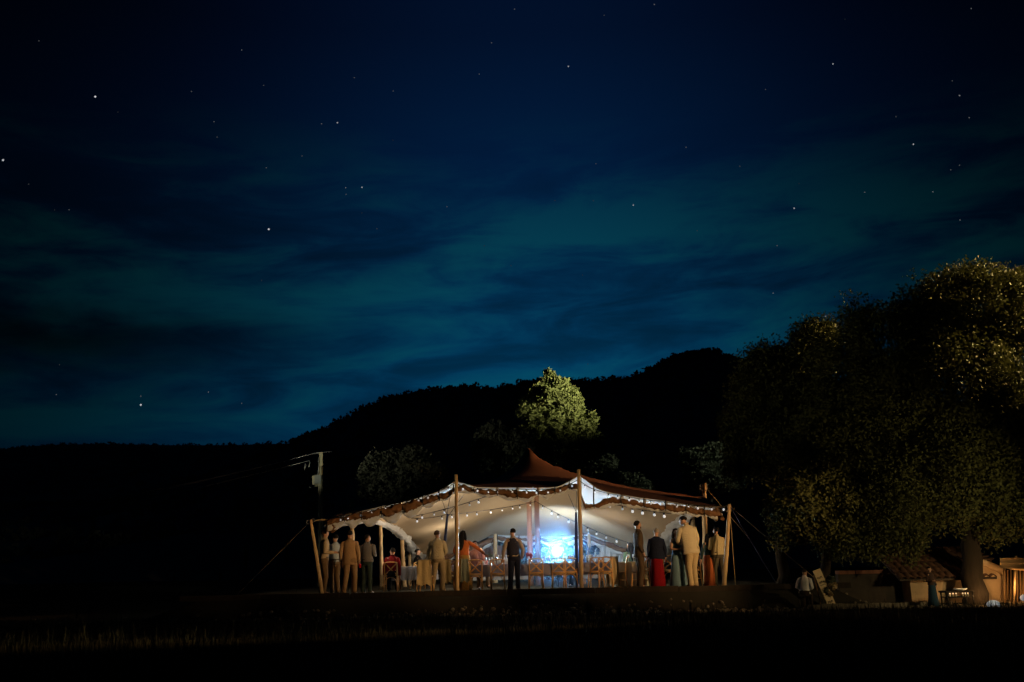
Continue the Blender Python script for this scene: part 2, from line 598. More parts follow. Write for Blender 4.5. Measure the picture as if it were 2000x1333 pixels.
mb = MB()
for px, py, Y, r_ in [(1447, 940, 2.6, .010), (1672, 945, 2.8, .007), (560, 1090, 5.5, .010), (430, 1140, 6, .010), (480, 1100, 4.8, .012), (180, 1060, 3.0, .010),
                      (578, 1098, 16, .010), (340, 1140, 9, .012), (150, 1200, 8, .012), (1020, 1190, 5.5, .01), (1150, 1200, 6, .01), (1350, 1200, 7, .01)]:
    p = at(px, py, Y)
    g = gz(p.x, Y)
    b0 = Vector((p.x + .04, Y, g))
    mb.tube([b0, b0.lerp(p, .5) + Vector((.02, 0, 0)), p], [.0025, .002, .0015], 5)
    d = (p - b0).normalized()
    mb.tube([p - d * .04, p + d * .0, p + d * .05, p + d * .10], [.002, r_, r_ * .8, .002], 6)
tag(mb.build('grass_stalks', M_grass), 'tall blurred seed stalks standing in the field', 'grass', kind='stuff')

# edge of the terrace: a low line of weathered boards
edge = thing('terrace_edging', 'low weathered timber edging along the front of the terrace', 'edging')
x = -9.2
while x < 8.6:
    L = random.uniform(1.9, 2.5)
    MB().box((x + L / 2, 27.93 + random.uniform(-.015, .015), -.01 + random.uniform(-.01, .012)), (L - .02, .05, .15),
             Euler((0, random.uniform(-.004, .004), 0)).to_matrix()).build('board', M_bark, edge, False)
    x += L

# ================================================================== TREES
def limb(mb, a, b, r0, r1, wig=.2, n=6):
    a, b = Vector(a), Vector(b)
    P = []
    for i in range(n + 1):
        q = i / n
        p = a.lerp(b, q)
        if 0 < i < n:
            p += Vector((random.uniform(-wig, wig), random.uniform(-wig, wig), random.uniform(-wig, wig) * .5))
        P.append(p)
    mb.tube(P, [r0 + (r1 - r0) * i / n for i in range(n + 1)], 8, fold=.15, seed=random.random() * 9)


def tree(name, label, base, trunk_top, r, lobes, leaf, nc, nl, cr_, size, m, shell=(.55, 1), flat=0, elong=1.8, up=False, cat='tree'):
    t = thing(name, label, cat, base)
    b = Vector(base)
    mb = MB()
    limb(mb, (0, 0, -.2), Vector(trunk_top) - b, r, r * .6, .12)
    for c, rr in lobes:
        limb(mb, Vector(trunk_top) - b, Vector(c) - b, r * .42, r * .08, .25)
    mb.build('trunk', M_bark, t)
    foliage('crown', [((c[0] - b.x, c[1] - b.y, c[2] - b.z), rr) for c, rr in lobes], nc, nl, cr_, size, m, t, shell, flat, elong, up)
    return t


def lb(px, py, Y, rpx, rpy, ry=None):    # lobe from its place and size in pixels
    p = at(px, py, Y)
    k = Y / F
    return (p, (rpx * k, (ry if ry else rpx * k), rpy * k))


# the big oak on the right and its neighbours
b = at(1902, 1185, 27.7)
tree('oak_tree', 'huge dark oak with amber-lit top rising over the tiled shed', (b.x, 27.7, gz(b.x, 27.7)), at(1893, 1000, 28.3), .36,
     [lb(1915, 620, 29, 110, 85), lb(1830, 640, 28.5, 80, 90), lb(1990, 700, 29.5, 110, 130), lb(1720, 680, 28.5, 85, 75), lb(1850, 760, 28.0, 120, 110),
      lb(1740, 800, 28.5, 110, 100), lb(1950, 860, 28, 110, 110), lb(1830, 930, 27.8, 110, 90), lb(1880, 560, 29, 60, 28), lb(1960, 560, 29.3, 55, 25),
      lb(1672, 625, 28.8, 32, 32), lb(2080, 860, 30, 120, 140), lb(1945, 990, 28, 80, 60), lb(1780, 600, 28.8, 30, 25), lb(1650, 740, 28.9, 70, 75), lb(1790, 655, 28.3, 40, 30), lb(1690, 640, 28.6, 30, 25), lb(1930, 700, 28.2, 45, 38), lb(1860, 690, 28, 40, 34), lb(1990, 590, 29, 40, 30), lb(1880, 830, 27.6, 50, 40), lb(1760, 730, 28, 45, 35)],
     'leaf', 2500, 84, .44, .058, M_leaf_oak, (.62, 1.04), elong=1.7)
b = at(1612, 1150, 27.6)
tree('oak_tree', 'lower dark oak behind the leaning sign, drooping over the garden wall', (b.x, 28.2, gz(b.x, 28.2)), at(1625, 1020, 28.2), .17,
     [lb(1620, 960, 27.6, 105, 85), lb(1720, 985, 27.4, 95, 80), lb(1560, 990, 28, 55, 65), lb(1660, 1035, 27.5, 80, 45), lb(1755, 1035, 27.5, 50, 55), lb(1590, 880, 28.2, 80, 70),
      lb(1660, 860, 28.2, 90, 80), lb(1540, 1020, 28, 35, 40), lb(1700, 1060, 27.4, 30, 25)],
     'leaf', 1250, 80, .36, .052, M_leaf_oak, (.4, 1.02), elong=1.7)
b = at(1530, 1130, 31)
tree('oak_tree', 'dim rounded oak at the left edge of the dark oak group', (b.x, 31.5, 0), at(1530, 980, 31.5), .2,
     [lb(1510, 770, 31.5, 75, 75), lb(1490, 860, 31.5, 70, 70), lb(1560, 720, 31.5, 60, 55), lb(1460, 840, 32, 45, 60), lb(1570, 800, 31, 70, 80), lb(1500, 720, 32, 45, 40),
      lb(1590, 680, 31.2, 45, 40), lb(1440, 900, 31.5, 30, 35), lb(1590, 650, 31.2, 40, 20)],
     'leaf', 1300, 70, .40, .058, M_leaf_oak, (.45, 1.02), elong=1.7)
# the lit pine
b = at(1085, 1100, 52)
tree('pine_tree', 'tall pale green floodlit pine behind the tent peak', (b.x, 52, 0), at(1085, 800, 52), .22,
     [lb(1076, 742, 52, 13, 16), lb(1062, 757, 52, 16, 13), lb(1090, 757, 51.8, 18, 15), lb(1108, 772, 51.8, 18, 16), lb(1048, 775, 52, 15, 13), lb(1075, 778, 51.5, 22, 18), lb(1122, 790, 51.8, 15, 17),
      lb(1098, 797, 51.5, 22, 18), lb(1062, 800, 51.6, 20, 15), lb(1032, 785, 52, 10, 9), lb(1028, 808, 51.7, 16, 12), lb(1046, 815, 51.6, 20, 14), lb(1085, 822, 51.5, 22, 18), lb(1118, 815, 51.6, 20, 18), lb(1132, 832, 51.7, 17, 16),
      lb(1154, 822, 51.7, 12, 14), lb(1147, 840, 51.7, 14, 14), lb(1060, 838, 51.8, 24, 15), lb(1100, 848, 51.7, 28, 18), lb(1135, 858, 51.8, 18, 14), lb(1030, 845, 52, 16, 12), lb(1160, 862, 51.8, 14, 11), lb(1150, 885, 52, 22, 12),
      lb(1075, 866, 52, 30, 16), lb(1110, 885, 52, 34, 18), lb(1048, 875, 52, 20, 14), lb(1165, 878, 52, 11, 10), lb(1080, 900, 52, 34, 18), lb(1130, 912, 52, 28, 16), lb(1155, 925, 52, 20, 14), lb(1085, 812, 52.6, 38, 60), lb(1100, 880, 52.6, 44, 36)],
     'needles', 2600, 34, .20, .085, M_leaf_pine, (.6, 1.05), elong=3.4, up=True)
b = at(975, 1100, 50)
tree('scrub_tree', 'dark round tree in the shade left of the floodlit pine', (b.x, 50, 0), at(975, 930, 50), .16,
     [lb(965, 860, 50, 26, 30), lb(990, 885, 50, 34, 34), lb(950, 890, 50, 24, 26), lb(1010, 870, 50, 26, 24)], 'leaf', 420, 34, .3, .12, M_leaf_olive, (.5, 1.03))
b = at(790, 1100, 46)
tree('olive_tree', 'grey-green bushy tree behind the left half of the tent', (b.x, 46, 0), at(790, 960, 46), .2,
     [lb(745, 925, 46, 36, 36), lb(800, 915, 46, 42, 34), lb(840, 940, 45.5, 40, 26), lb(780, 955, 46, 70, 30), lb(735, 905, 46, 18, 18), lb(815, 900, 46, 22, 18), lb(868, 945, 45.5, 18, 14)],
     'leaf', 620, 40, .26, .09, M_leaf_olive, (.3, 1.12))
b = at(1390, 1090, 45)
tree('olive_tree', 'grey-green tree right behind the tall right side pole', (b.x, 45, 0), at(1390, 960, 45), .18,
     [lb(1360, 905, 45, 30, 26), lb(1395, 900, 45, 32, 28), lb(1420, 925, 45, 30, 28), lb(1390, 940, 45, 50, 22), lb(1343, 902, 45, 16, 18), lb(1438, 935, 45, 14, 18)],
     'leaf', 760, 36, .24, .10, M_leaf_olive, (.5, 1.03), up=True)
for i, (px, py, Y, r_, lab) in enumerate([(1185, 905, 47, 16, 'small bush beside the foot of the floodlit pine'), (1228, 945, 45, 24, 'low bush peeking over the right slope of the tent'),
                                          (1258, 952, 45, 18, 'tiny leafy sprig above the right slope of the tent')]):
    q = at(px, py, Y)
    tree('bush', lab, (q.x, Y, 0), (q.x, Y, q.z - .2), .05, [lb(px, py, Y, r_, r_ * .8), lb(px - r_, py + r_, Y, r_, r_)], 'leaf', 70, 34, .22, .10, M_leaf_olive, (.5, 1.03), cat='bush')
# hedge behind the back edge of the tent
tree('hedge', 'low hedge behind the open back of the tent, washed in blue light', (1, 48.5, 0), (1, 48.5, .6), .06,
     [((x, 48.5 + .2 * math.sin(x * 3), .8 + .2 * math.sin(x * 2.1)), (.8, .6, .9)) for x in np.arange(-3.5, 5.6, .9)], 'leaf', 800, 30, .25, .09, M_leaf_olive, (.5, 1.0), cat='hedge')

# unseen hedge, added to shade the field and the lower part of the terrace
q = Vector((16.6, 11.6, 0))
dv = Vector((20, 18.7, 0)).normalized()
zg = gz(q.x, q.y)
tree('hedge', 'unseen hedge added right of the field to shade the lower terrace', (q.x, q.y, zg), (q.x, q.y, zg + .8), .06,
     [((q.x + dv.x * k, q.y + dv.y * k, (zg + hk) / 2), (.6, .6, (hk - zg) / 2)) for k in np.arange(-5, 5.1, .45) for hk in [1.44 - .092 * min(1, max(0, (k + .62) / .37))]],
     'leaf', 2400, 40, .2, .075, M_leaf_olive, (.1, .98), cat='hedge')
# unseen roof on posts, added to cut the yard floodlight off the canopy
po = thing('shade_roof', 'unseen roof on posts, added to keep the floodlight off the canopy', 'shade_roof', (19, 9, gz(19, 9)))
fwd = Vector((-18.7, 20, 0)).normalized()
PZ = Matrix.Rotation(math.atan2(fwd.y, fwd.x) - math.pi / 2, 3, 'Z')
zp = gz(19, 9)
MB().box(PZ @ Vector((0, 1.3, 0)) + Vector((0, 0, 1.72 + .10 - zp)), (9, 4.2, .16), PZ).build('roof', M_bark, po, False)
for sx in (-4.2, -1.5, 2.4, 4.2):
    MB().box(PZ @ Vector((sx, 3.2, 0)) + Vector((0, 0, (1.72 - zp) / 2)), (.14, .14, 1.72 - zp), PZ).build('post', M_bark, po, False)
# fog volume added round the strobe to imitate the glow of lens glare
M_fog = bpy.data.materials.new('glare_fog')
M_fog.use_nodes = True
t = M_fog.node_tree
t.nodes.clear()
pv = nd(t, 'ShaderNodeVolumePrincipled')
pv.inputs['Color'].default_value = (.26, .60, 1, 1)
pv.inputs['Anisotropy'].default_value = .15
fc = nd(t, 'ShaderNodeTexCoord')
fd = nd(t, 'ShaderNodeVectorMath', operation='DISTANCE')
t.links.new(fc.outputs['Object'], fd.inputs[0])
fd.inputs[1].default_value = at(1088, 1078, 33.4) + Vector((0, -.9, -.35))
fn = nd(t, 'ShaderNodeTexNoise')
fn.inputs['Scale'].default_value = 1.1
t.links.new(fc.outputs['Object'], fn.inputs['Vector'])
e_ = mth('EXPONENT', mth('MULTIPLY', mth('POWER', mth('DIVIDE', fd.outputs['Value'], .9, tree=t), 2.0, tree=t), -1.0, tree=t), tree=t)
t.links.new(mth('MULTIPLY', mth('ADD', mth('MULTIPLY', e_, .22, tree=t), .006, tree=t), mth('MULTIPLY', fn.outputs[0], 1.9, tree=t), tree=t), pv.inputs['Density'])
om = nd(t, 'ShaderNodeOutputMaterial')
t.links.new(pv.outputs[0], om.inputs['Volume'])
fog = MB().ellipsoid((1.5, 34.6, 1.25), (3.8, 5.8, 1.45), 24).build('fog', M_fog)
tag(fog, 'thin bluish fog added inside the tent for the glare round the lamp', 'fog', kind='stuff')

# ================================================================== TENT
tent = thing('stretch_tent', 'open brown stretch tent with pale lining, string lights and bamboo poles', 'tent', (0, 30, 0))
TB = Vector((0, 30, 0))


def tb(mb, name, m, **k):                # build a part of the tent (geometry given in world space)
    mb.v = [tuple(Vector(v) - TB) for v in mb.v]
    return mb.build(name, m, tent, **k)


VAL = [(640, 1014, 1016, 1028, 1036), (680, 1004, 1006, 1018, 1030), (712, 997, 1000, 1016, 1031), (740, 990, 994, 1012, 1021), (775, 982, 985, 1005, 1020),
       (800, 976, 980, 1003, 1012), (820, 970, 975, 992, 1003), (850, 961, 968, 982, 986), (870, 952, 962, 976, 978), (889, 939, 950, 964, 965), (905, 944, 948, 958, 962),
       (930, 951, 956, 965, 968), (960, 952, 958, 969, 972), (985, 952, 957, 970, 974), (1005, 952, 959, 976, 981), (1030, 952, 960, 975, 980), (1050, 952, 960, 968, 972),
       (1070, 952, 956, 968, 974), (1090, 950, 953, 964, 968), (1110, 941, 946, 957, 959), (1130, 928, 948, 958, 959), (1142, 936, 984, 994, 996), (1165, 953, 985, 994, 997),
       (1180, 959, 975, 988, 992), (1198, 963, 972, 984, 987), (1215, 966, 975, 986, 990), (1240, 970, 977, 988, 993), (1270, 974, 984, 995, 997), (1300, 978, 987, 999, 1001),
       (1330, 983, 989, 1003, 1005), (1360, 986, 992, 1007, 1009), (1402, 990, 998, 1012, 1014)]
YF = 28.6
V_ = np.array(VAL, float)
NU, NV = 101, 51


def poly(points, n):
    P = [Vector(p) for p in points]
    L = [0]
    for a, b_ in zip(P, P[1:]):
        L.append(L[-1] + (b_ - a).length)
    out = []
    for i in range(n):
        s_ = L[-1] * i / (n - 1)
        k = min(len(P) - 2, max(0, np.searchsorted(L, s_, 'right') - 1))
        out.append(P[k].lerp(P[k + 1], (s_ - L[k]) / max(1e-9, L[k + 1] - L[k])))
    return out


front = [at(px, np.interp(px, V_[:, 0], V_[:, 1]), YF) for px in np.linspace(640, 1402, NU)]
back_px = [(818, 1096, 43.5), (870, 1086, 44), (915, 1068, 44), (962, 1044, 44), (1000, 1046, 44), (1060, 1048, 44), (1110, 1047, 44), (1150, 1042, 44), (1195, 1060, 44), (1240, 1080, 44), (1292, 1094, 42.5)]
left_px = [(640, 1014, YF), (686, 990, 31), (743, 1020, 34), (785, 1038, 38.5), (800, 1055, 41.5), (818, 1096, 43.5)]
right_px = [(1402, 990, YF), (1371, 967, 33.2), (1353, 1000, 36), (1318, 1030, 38.5), (1300, 1062, 41), (1292, 1094, 42.5)]
backc = poly([at(*p) for p in back_px], NU)
leftc = poly([at(*p) for p in left_px], NV)
rightc = poly([at(*p) for p in right_px], NV)
S = np.zeros((NV, NU, 3))
for j in range(NV):
    v = j / (NV - 1)
    for i in range(NU):
        u = i / (NU - 1)
        c = (1 - v) * front[i] + v * backc[i] + (1 - u) * leftc[j] + u * rightc[j]
        c -= (1 - u) * (1 - v) * front[0] + u * (1 - v) * front[-1] + (1 - u) * v * backc[0] + u * v * backc[-1]
        S[j, i] = c
pin = np.zeros((NV, NU), bool)
pin[0, :] = pin[-1, :] = True
pin[:, 0] = pin[:, -1] = True


def pin_at(p, z=None):
    d = (S[:, :, 0] - p.x) ** 2 + (S[:, :, 1] - p.y) ** 2
    j, i = np.unravel_index(np.argmin(d), d.shape)
    if 0 < j < NV - 1 and 0 < i < NU - 1:
        S[j, i, 2] = p.z if z is None else z
        pin[j, i] = True
    return j, i


PEAK = at(1030, 870, 36)
ridge = [(1030, 869, 36), (1045, 886, 35.8), (1065, 900, 35.5), (1090, 912, 35.2), (1130, 926, 34.9), (1170, 937, 34.6), (1210, 946.5, 34.3), (1250, 954.5, 34), (1300, 961, 33.7), (1340, 965, 33.4)]
for p in poly([at(*p) for p in ridge], 90):
    pin_at(p)
for p in poly([PEAK, PEAK + Vector((-.5, 0, -.75)), PEAK + Vector((-1.3, -.4, -1.35)), PEAK + Vector((-2.6, -1.2, -1.85)), at(700, 990, 31)], 60):
    pin_at(p)
Z = S[:, :, 2]
for it in range(2500):
    A = .25 * (Z[:-2, 1:-1] + Z[2:, 1:-1] + Z[1:-1, :-2] + Z[1:-1, 2:])
    Z[1:-1, 1:-1] = np.where(pin[1:-1, 1:-1], Z[1:-1, 1:-1], A)
for it in range(2):
    A = .25 * (Z[:-2, 1:-1] + Z[2:, 1:-1] + Z[1:-1, :-2] + Z[1:-1, 2:])
    Z[1:-1, 1:-1] = np.where(pin[1:-1, 1:-1], Z[1:-1, 1:-1] * .8 + A * .2, Z[1:-1, 1:-1] * .5 + A * .5)
tb(MB().grid([[Vector(S[j, i]) for i in range(NU)] for j in range(NV)]), 'canopy', M_canopy)
tb(MB().grid([[Vector(S[j, i]) - Vector((0, 0, .012)) for i in range(NU)] for j in range(NV)]), 'lining', M_lining)


def swag(stat, Y0, dep, sc, seed, top=True, bot=True, n=260, roll=M_roll, white_rng=((-1, 9e9),), ties=()):
    st = np.array(stat, float)
    k = Y0 / F
    P, rad, botP = [], [], []
    ties = list(ties) or list(np.arange(st[0, 0] + 20, st[-1, 0], 42))
    for px in np.linspace(st[0, 0], st[-1, 0], n):
        rt, rb, wb = [np.interp(px, st[:, 0], st[:, c]) for c in (2, 3, 4)]
        q = mnoise.noise((px * .06, seed, 0))
        q2 = mnoise.noise((px * .17, seed + 4, 1))
        q3 = mnoise.noise((px * .45, seed + 9, 1))
        dt = min(abs(px - t_) for t_ in ties)
        pinch = 1 - .32 * math.exp(-(dt / 4.5) ** 2)
        hang = min(1.0, dt / 14)
        c = at(px, rt * .56 + rb * .44 + q * 2.6 + q3 * .9 + (1 - pinch) * -3, Y0 - .06 + q2 * .07)
        P.append(c)
        rad.append(max(.02, (rb - rt) / 2 * k * (.80 + .30 * q2 + .2 * q3) * pinch))
        wl = rb - 2.5 + (wb - rb + 3.2) * (.25 + .85 * hang) + q2 * 1.8
        botP.append((at(px, rb - 6, Y0 - .02 + .03 * q), at(px, wl, Y0 - .04 - .05 * q2), at(px, rb - 3, Y0 + .16)))
    # the roll: a crumpled tube
    rings = []
    for i, p in enumerate(P):
        rings.append((p, Vector((0, rad[i] * .85, 0)), Vector((0, 0, rad[i]))))
    tb(MB().loft(rings, 18, True, .75, seed, fk=5), 'rolled_edge', roll)
    for t_ in ties:
        y_ = np.interp(t_, st[:, 0], st[:, 1])
        rb = np.interp(t_, st[:, 0], st[:, 3])
        MBt = MB().tube([at(t_, y_, Y0 - .02), at(t_ - .6, (y_ + rb) / 2, Y0 - .16), at(t_ + .5, rb - 1, Y0 - .08)], [.012, .018, .012], 6)
        tb(MBt, 'tie', M_black)
    if bot:
        tb(MB().grid([[q_[0] for q_ in botP], [q_[0].lerp(q_[1], .6) - Vector((0, .02, 0)) for q_ in botP], [q_[1] for q_ in botP], [q_[2] for q_ in botP]]), 'lining_hem', M_white)
    for a, b_ in white_rng:              # pale lining showing between the hem and the roll
        pxs = np.linspace(a, b_, max(6, int((b_ - a) / 4)))
        rows = []
        for v in np.linspace(0, 1, 5):
            rows.append([at(px, np.interp(px, st[:, 0], st[:, 1]) * (1 - v) + (np.interp(px, st[:, 0], st[:, 2]) + 3) * v + 1.5,
                            Y0 + .05 + .10 * math.sin(v * math.pi) + .04 * mnoise.noise((px * .1, v * 2, seed))) for px in pxs])
        if top:
            tb(MB().grid(rows), 'lining_edge', M_white)


swag(VAL, YF, .1, 1, 2.0, white_rng=((664, 702), (710, 742), (750, 784), (790, 824), (830, 880), (898, 924), (930, 968), (975, 1008), (1014, 1048), (1055, 1086), (1098, 1128), (1136, 1158), (1160, 1211), (1218, 1256), (1262, 1298), (1304, 1340)), ties=(672, 706, 745, 787, 826, 858, 886, 926, 971, 1010, 1051, 1084, 1112, 1160, 1213, 1258, 1300, 1340, 1376))
# crumpled ends of the gathered edge, left and right corners, and down both sides
for stat, Y0s, seed in (([(640, 1018, 1034), (690, 1006, 1024), (740, 1016, 1024), (770, 1026, 1040), (785, 1038, 1052), (797, 1052, 1066), (808, 1066, 1088), (816, 1080, 1110)],
                         (29.0, 30.5, 33.6, 36, 38.2, 40, 42, 43.3), 5),
                        ([(1402, 996, 1012), (1375, 985, 1000), (1350, 1000, 1012), (1325, 1012, 1030), (1312, 1026, 1048), (1303, 1050, 1075), (1296, 1072, 1100)],
                         (29.0, 31.5, 35.5, 37, 38.5, 40.5, 42), 8)):
    C, Rr = [], []
    px_ = [s_[0] for s_ in stat]
    n = 70
    for i in range(n):
        q = i / (n - 1) * (len(stat) - 1)
        k = min(len(stat) - 2, int(q))
        f_ = q - k
        a = [stat[k][c] * (1 - f_) + stat[k + 1][c] * f_ for c in range(3)]
        Y0 = Y0s[k] * (1 - f_) + Y0s[k + 1] * f_
        w = mnoise.noise((i * .45, seed, 0))
        C.append(at(a[0] + w * 2, (a[1] + a[2]) / 2 + w * 2, Y0))
        Rr.append(max(.05, (a[2] - a[1]) / 2 * Y0 / F * (1 + .35 * mnoise.noise((i * .9, seed, 3)))))
    tb(MB().tube([c + Vector((-.06 if seed == 5 else .06, -.04, .07)) for c in C], [r_ * .6 for r_ in Rr], 12, fold=.9, seed=seed), 'rolled_edge', M_roll)
    tb(MB().tube(C, Rr, 14, fold=1.1, seed=seed + 1), 'lining_hem', M_white)
for px, py, Y0, sgn in ((668, 1022, 28.7, -1), (1392, 1003, 28.7, 1)):
    mb = MB()
    for k in range(5):
        a = at(px + sgn * k * 3 - 6, py + random.uniform(-8, 6), Y0 + random.uniform(-.15, .2))
        b_ = a + Vector((sgn * random.uniform(.05, .25), random.uniform(-.1, .1), random.uniform(-.22, -.02)))
        mb.tube([a, a.lerp(b_, .5) + Vector((0, -.05, .04)), b_], [.07, .09, .04], 10, fold=.9, seed=k + px)
    tb(mb, 'rolled_edge', M_roll)
# the back edge: brown roll with pale lining above and below
BACK = [(868, 1083, 1085, 1096, 1100), (900, 1072, 1075, 1088, 1092), (930, 1060, 1063, 1076, 1080), (955, 1047, 1051, 1064, 1067), (968, 1041, 1048, 1058, 1060), (1000, 1044, 1051, 1057, 1062),
        (1060, 1046, 1053, 1059, 1066), (1110, 1044, 1052, 1058, 1064), (1135, 1039, 1046, 1053, 1058), (1160, 1041, 1050, 1060, 1065), (1195, 1055, 1062, 1073, 1078), (1240, 1074, 1078, 1088, 1094)]
swag(BACK, 43.9, .1, 1, 14.0, n=90, white_rng=((955, 1238),))
# pale cloth walls at the back, right and left of the opening
tb(MB().grid([[at(px, y0 + (y1 - y0) * v + 1.5 * math.sin(px * .55) * v, 44.2 + .12 * math.sin(px * .5)) for px in np.linspace(1150, 1262, 40)]
              for v in np.linspace(0, 1, 8) for y0, y1 in [(1064, 1117)]]), 'side_wall', M_white)
tb(MB().grid([[at(px, y0 + (y1 - y0) * v, 44.2 + .10 * math.sin(px * .4)) for px in np.linspace(868, 1000, 40)]
              for v in np.linspace(0, 1, 8) for y0, y1 in [(1066, 1119)]]), 'side_wall', mat('brown_cloth', (.16, .10, .08), .9, .2, 4, .3, 9))
tb(MB().grid([[at(px, y0 + (y1 - y0) * v, 43.0 + .10 * math.sin(px * .6)) for px in np.linspace(802, 826, 14)]
              for v in np.linspace(0, 1, 8) for y0, y1 in [(1062, 1118)]]), 'side_wall', M_white)

# poles
def pole(base, top, r, m=M_bamboo, knots=True, name='pole'):
    base, top = Vector(base), Vector(top)
    n = 15
    P, rr = [], []
    for i in range(n + 1):
        q = i / n
        w = Vector((mnoise.noise((q * 3, base.x, 1)), mnoise.noise((q * 3, base.x, 5)), 0)) * .009
        P.append(base.lerp(top, q) + w)
        rr.append(r * (1.08 - .22 * q) * (1.14 if knots and i % 3 == 0 else 1))
    return tb(MB().tube(P, rr, 10), name, m)


POLES = [((630, 1163), 28.35, (607, 1016), 28.45, .052), ((893, 1152), 28.35, (891, 927), 28.3, .053), ((1136, 1147), 28.35, (1130, 917), 28.3, .053),
         ((1414, 1143), 28.35, (1425, 985), 28.5, .058)]
for (bx, by), Yb, (tx, ty), Yt, r_ in POLES:
    p = at(bx, by, Yb)
    p.z = -.02
    pole(p, at(tx, ty, Yt), r_)
for px, ty, Y, r_, bx in ((686, 976, 31, .065, 692), (743, 1020, 34, .065, 746), (784, 1034, 38.5, .075, 790), (800, 1052, 41.5, .07, 800), (1375, 944, 33.2, .08, 1376), (1353, 999, 36, .085, 1353),
                          (967, 1038, 43.7, .09, 967), (1150, 1040, 43.7, .08, 1150)):
    p = at(bx, 1100, Y)
    p.z = -.02
    pole(p, at(px, ty, Y), r_)
for px, Y in ((1036, 36), (1051, 36.6)):
    p = at(px, 1100, Y)
    j, i = np.unravel_index(np.argmin((S[:, :, 0] - p.x) ** 2 + (S[:, :, 1] - Y) ** 2), (NV, NU))
    tb(MB().tube([(p.x, Y, 0), (p.x, Y, Z[j, i] - .03)], [.10, .085], 14), 'mast', M_king)
# guy ropes, tie lines and straps
def rope(a, b_, r_=.012, sag=0.0, m=M_rope, name='guy_rope'):
    a, b_ = Vector(a), Vector(b_)
    tb(MB().tube([a.lerp(b_, q) - Vector((0, 0, sag * 4 * q * (1 - q))) for q in np.linspace(0, 1, 9)], r_, 6), name, m)


g = lambda x, y: Vector((x, y, gz(x, y)))
tR, tL, tA, tB_ = at(1425, 988, 28.5), at(607, 1018, 28.45), at(891, 936, 28.3), at(1130, 926, 28.3)
rope(tR, g(tR.x + 1.35, 29.2), .014, 0, M_strap)
rope(tR, g(tR.x + 3.0, 29.5))
rope(tR, g(tR.x + .15, 27.2) + Vector((-.2, 1.0, 0)), .012)
rope(tR, at(1345, 986, 28.7), .012, .05)
rope(tL, at(645, 1014, 28.7), .022)
rope(tL, g(tL.x - 2.2, 29.0), .005)
rope(at(1374, 950, 33.2), at(1366, 966, 33.2), .012)
rope(at(1376, 950, 33.2), at(1470, 1060, 34.5), .010)
for (a, b_) in (((880, 965), (873, 1005)), ((862, 972), (873, 1005)), ((905, 968), (873, 1012)), ((1110, 966), (1125, 1000)), ((1126, 960), (1125, 1000))):
    rope(at(*a, 28.75), at(*b_, 29.4), .008, 0, M_black, 'tie_line')
for a, b_ in (((874, 1004), (865, 1100)), ((1125, 1001), (1126, 1110))):
    q0, q1 = at(*a, 29.4), at(*b_, 29.8)
    q1 = q0 + (q1 - q0) * (q0.z / (q0.z - q1.z))
    tb(MB().tube([q0, q0.lerp(q1, .5), q1], [.032, .052, .03], 8, squash=(1, .5)), 'strap', M_strap)
# metal rings at the corner poles, and a ring of rope at the right side pole
for px, py, Y in ((611, 1017, 28.45), (602, 1020, 28.45), (1374, 952, 33.1)):
    c = at(px, py, Y)
    r_ = .05 if px < 1000 else .13
    tb(MB().tube([c + Vector((math.cos(a) * r_, 0, math.sin(a) * r_)) for a in np.linspace(0, 6.2832, 15)], .012, 6), 'ring', M_metal)

# ------------------------------------------------------------------ string lights
bulb_me = MB().lathe((0, 0, 0), [(.005, -.085), (.028, -.075), (.036, -.05), (.030, -.022), (.018, -.004), (.014, .002)], 10).mesh('bulb', M_bulb)
M_bulb2 = mat('bulb_glass_dim', (.8, .82, .86), .3, .02, 8, emit=((.80, .88, 1), .16))
bulb_me2 = bulb_me.copy()
bulb_me2.materials[0] = M_bulb2
sock_me = MB().lathe((0, 0, 0), [(.019, -.012), (.023, .0), (.023, .035), (.012, .052)], 8).mesh('socket', M_black)


def string_lights(label, P, n, sag, first=.5, group='strings of festoon bulbs in the tent', scale=1.0):
    P = [Vector(p) for p in P]
    t = thing('string_lights', label, 'string lights', P[0], 0, group)
    pts_ = []
    dens = 12
    for a, b_ in zip(P, P[1:]):
        for q in np.linspace(0, 1, dens, endpoint=False):
            pts_.append(a.lerp(b_, q) - Vector((0, 0, sag * 4 * q * (1 - q))))
    pts_.append(P[-1])
    MB().tube([p - P[0] for p in pts_], .010, 5).build('cable', M_black, t)
    L = [0]
    for a, b_ in zip(pts_, pts_[1:]):
        L.append(L[-1] + (b_ - a).length)
    for k in range(n):
        s_ = L[-1] * (k + first + random.uniform(-.22, .22)) / n
        i = min(len(pts_) - 2, max(0, np.searchsorted(L, s_) - 1))
        p = pts_[i].lerp(pts_[i + 1], (s_ - L[i]) / max(1e-6, L[i + 1] - L[i])) - P[0]
        sc_ = scale * random.uniform(.68, .92)
        for me, nm in ((bulb_me if random.random() < .62 else bulb_me2, 'bulb'), (sock_me, 'socket')):
            o = bpy.data.objects.new(nm, me)
            COL.objects.link(o)
            o.parent = t
            o.location = p - Vector((0, 0, .05))
            o.scale = (sc_,) * 3
            o.rotation_euler = (random.uniform(-.15, .15), random.uniform(-.15, .15), 0)


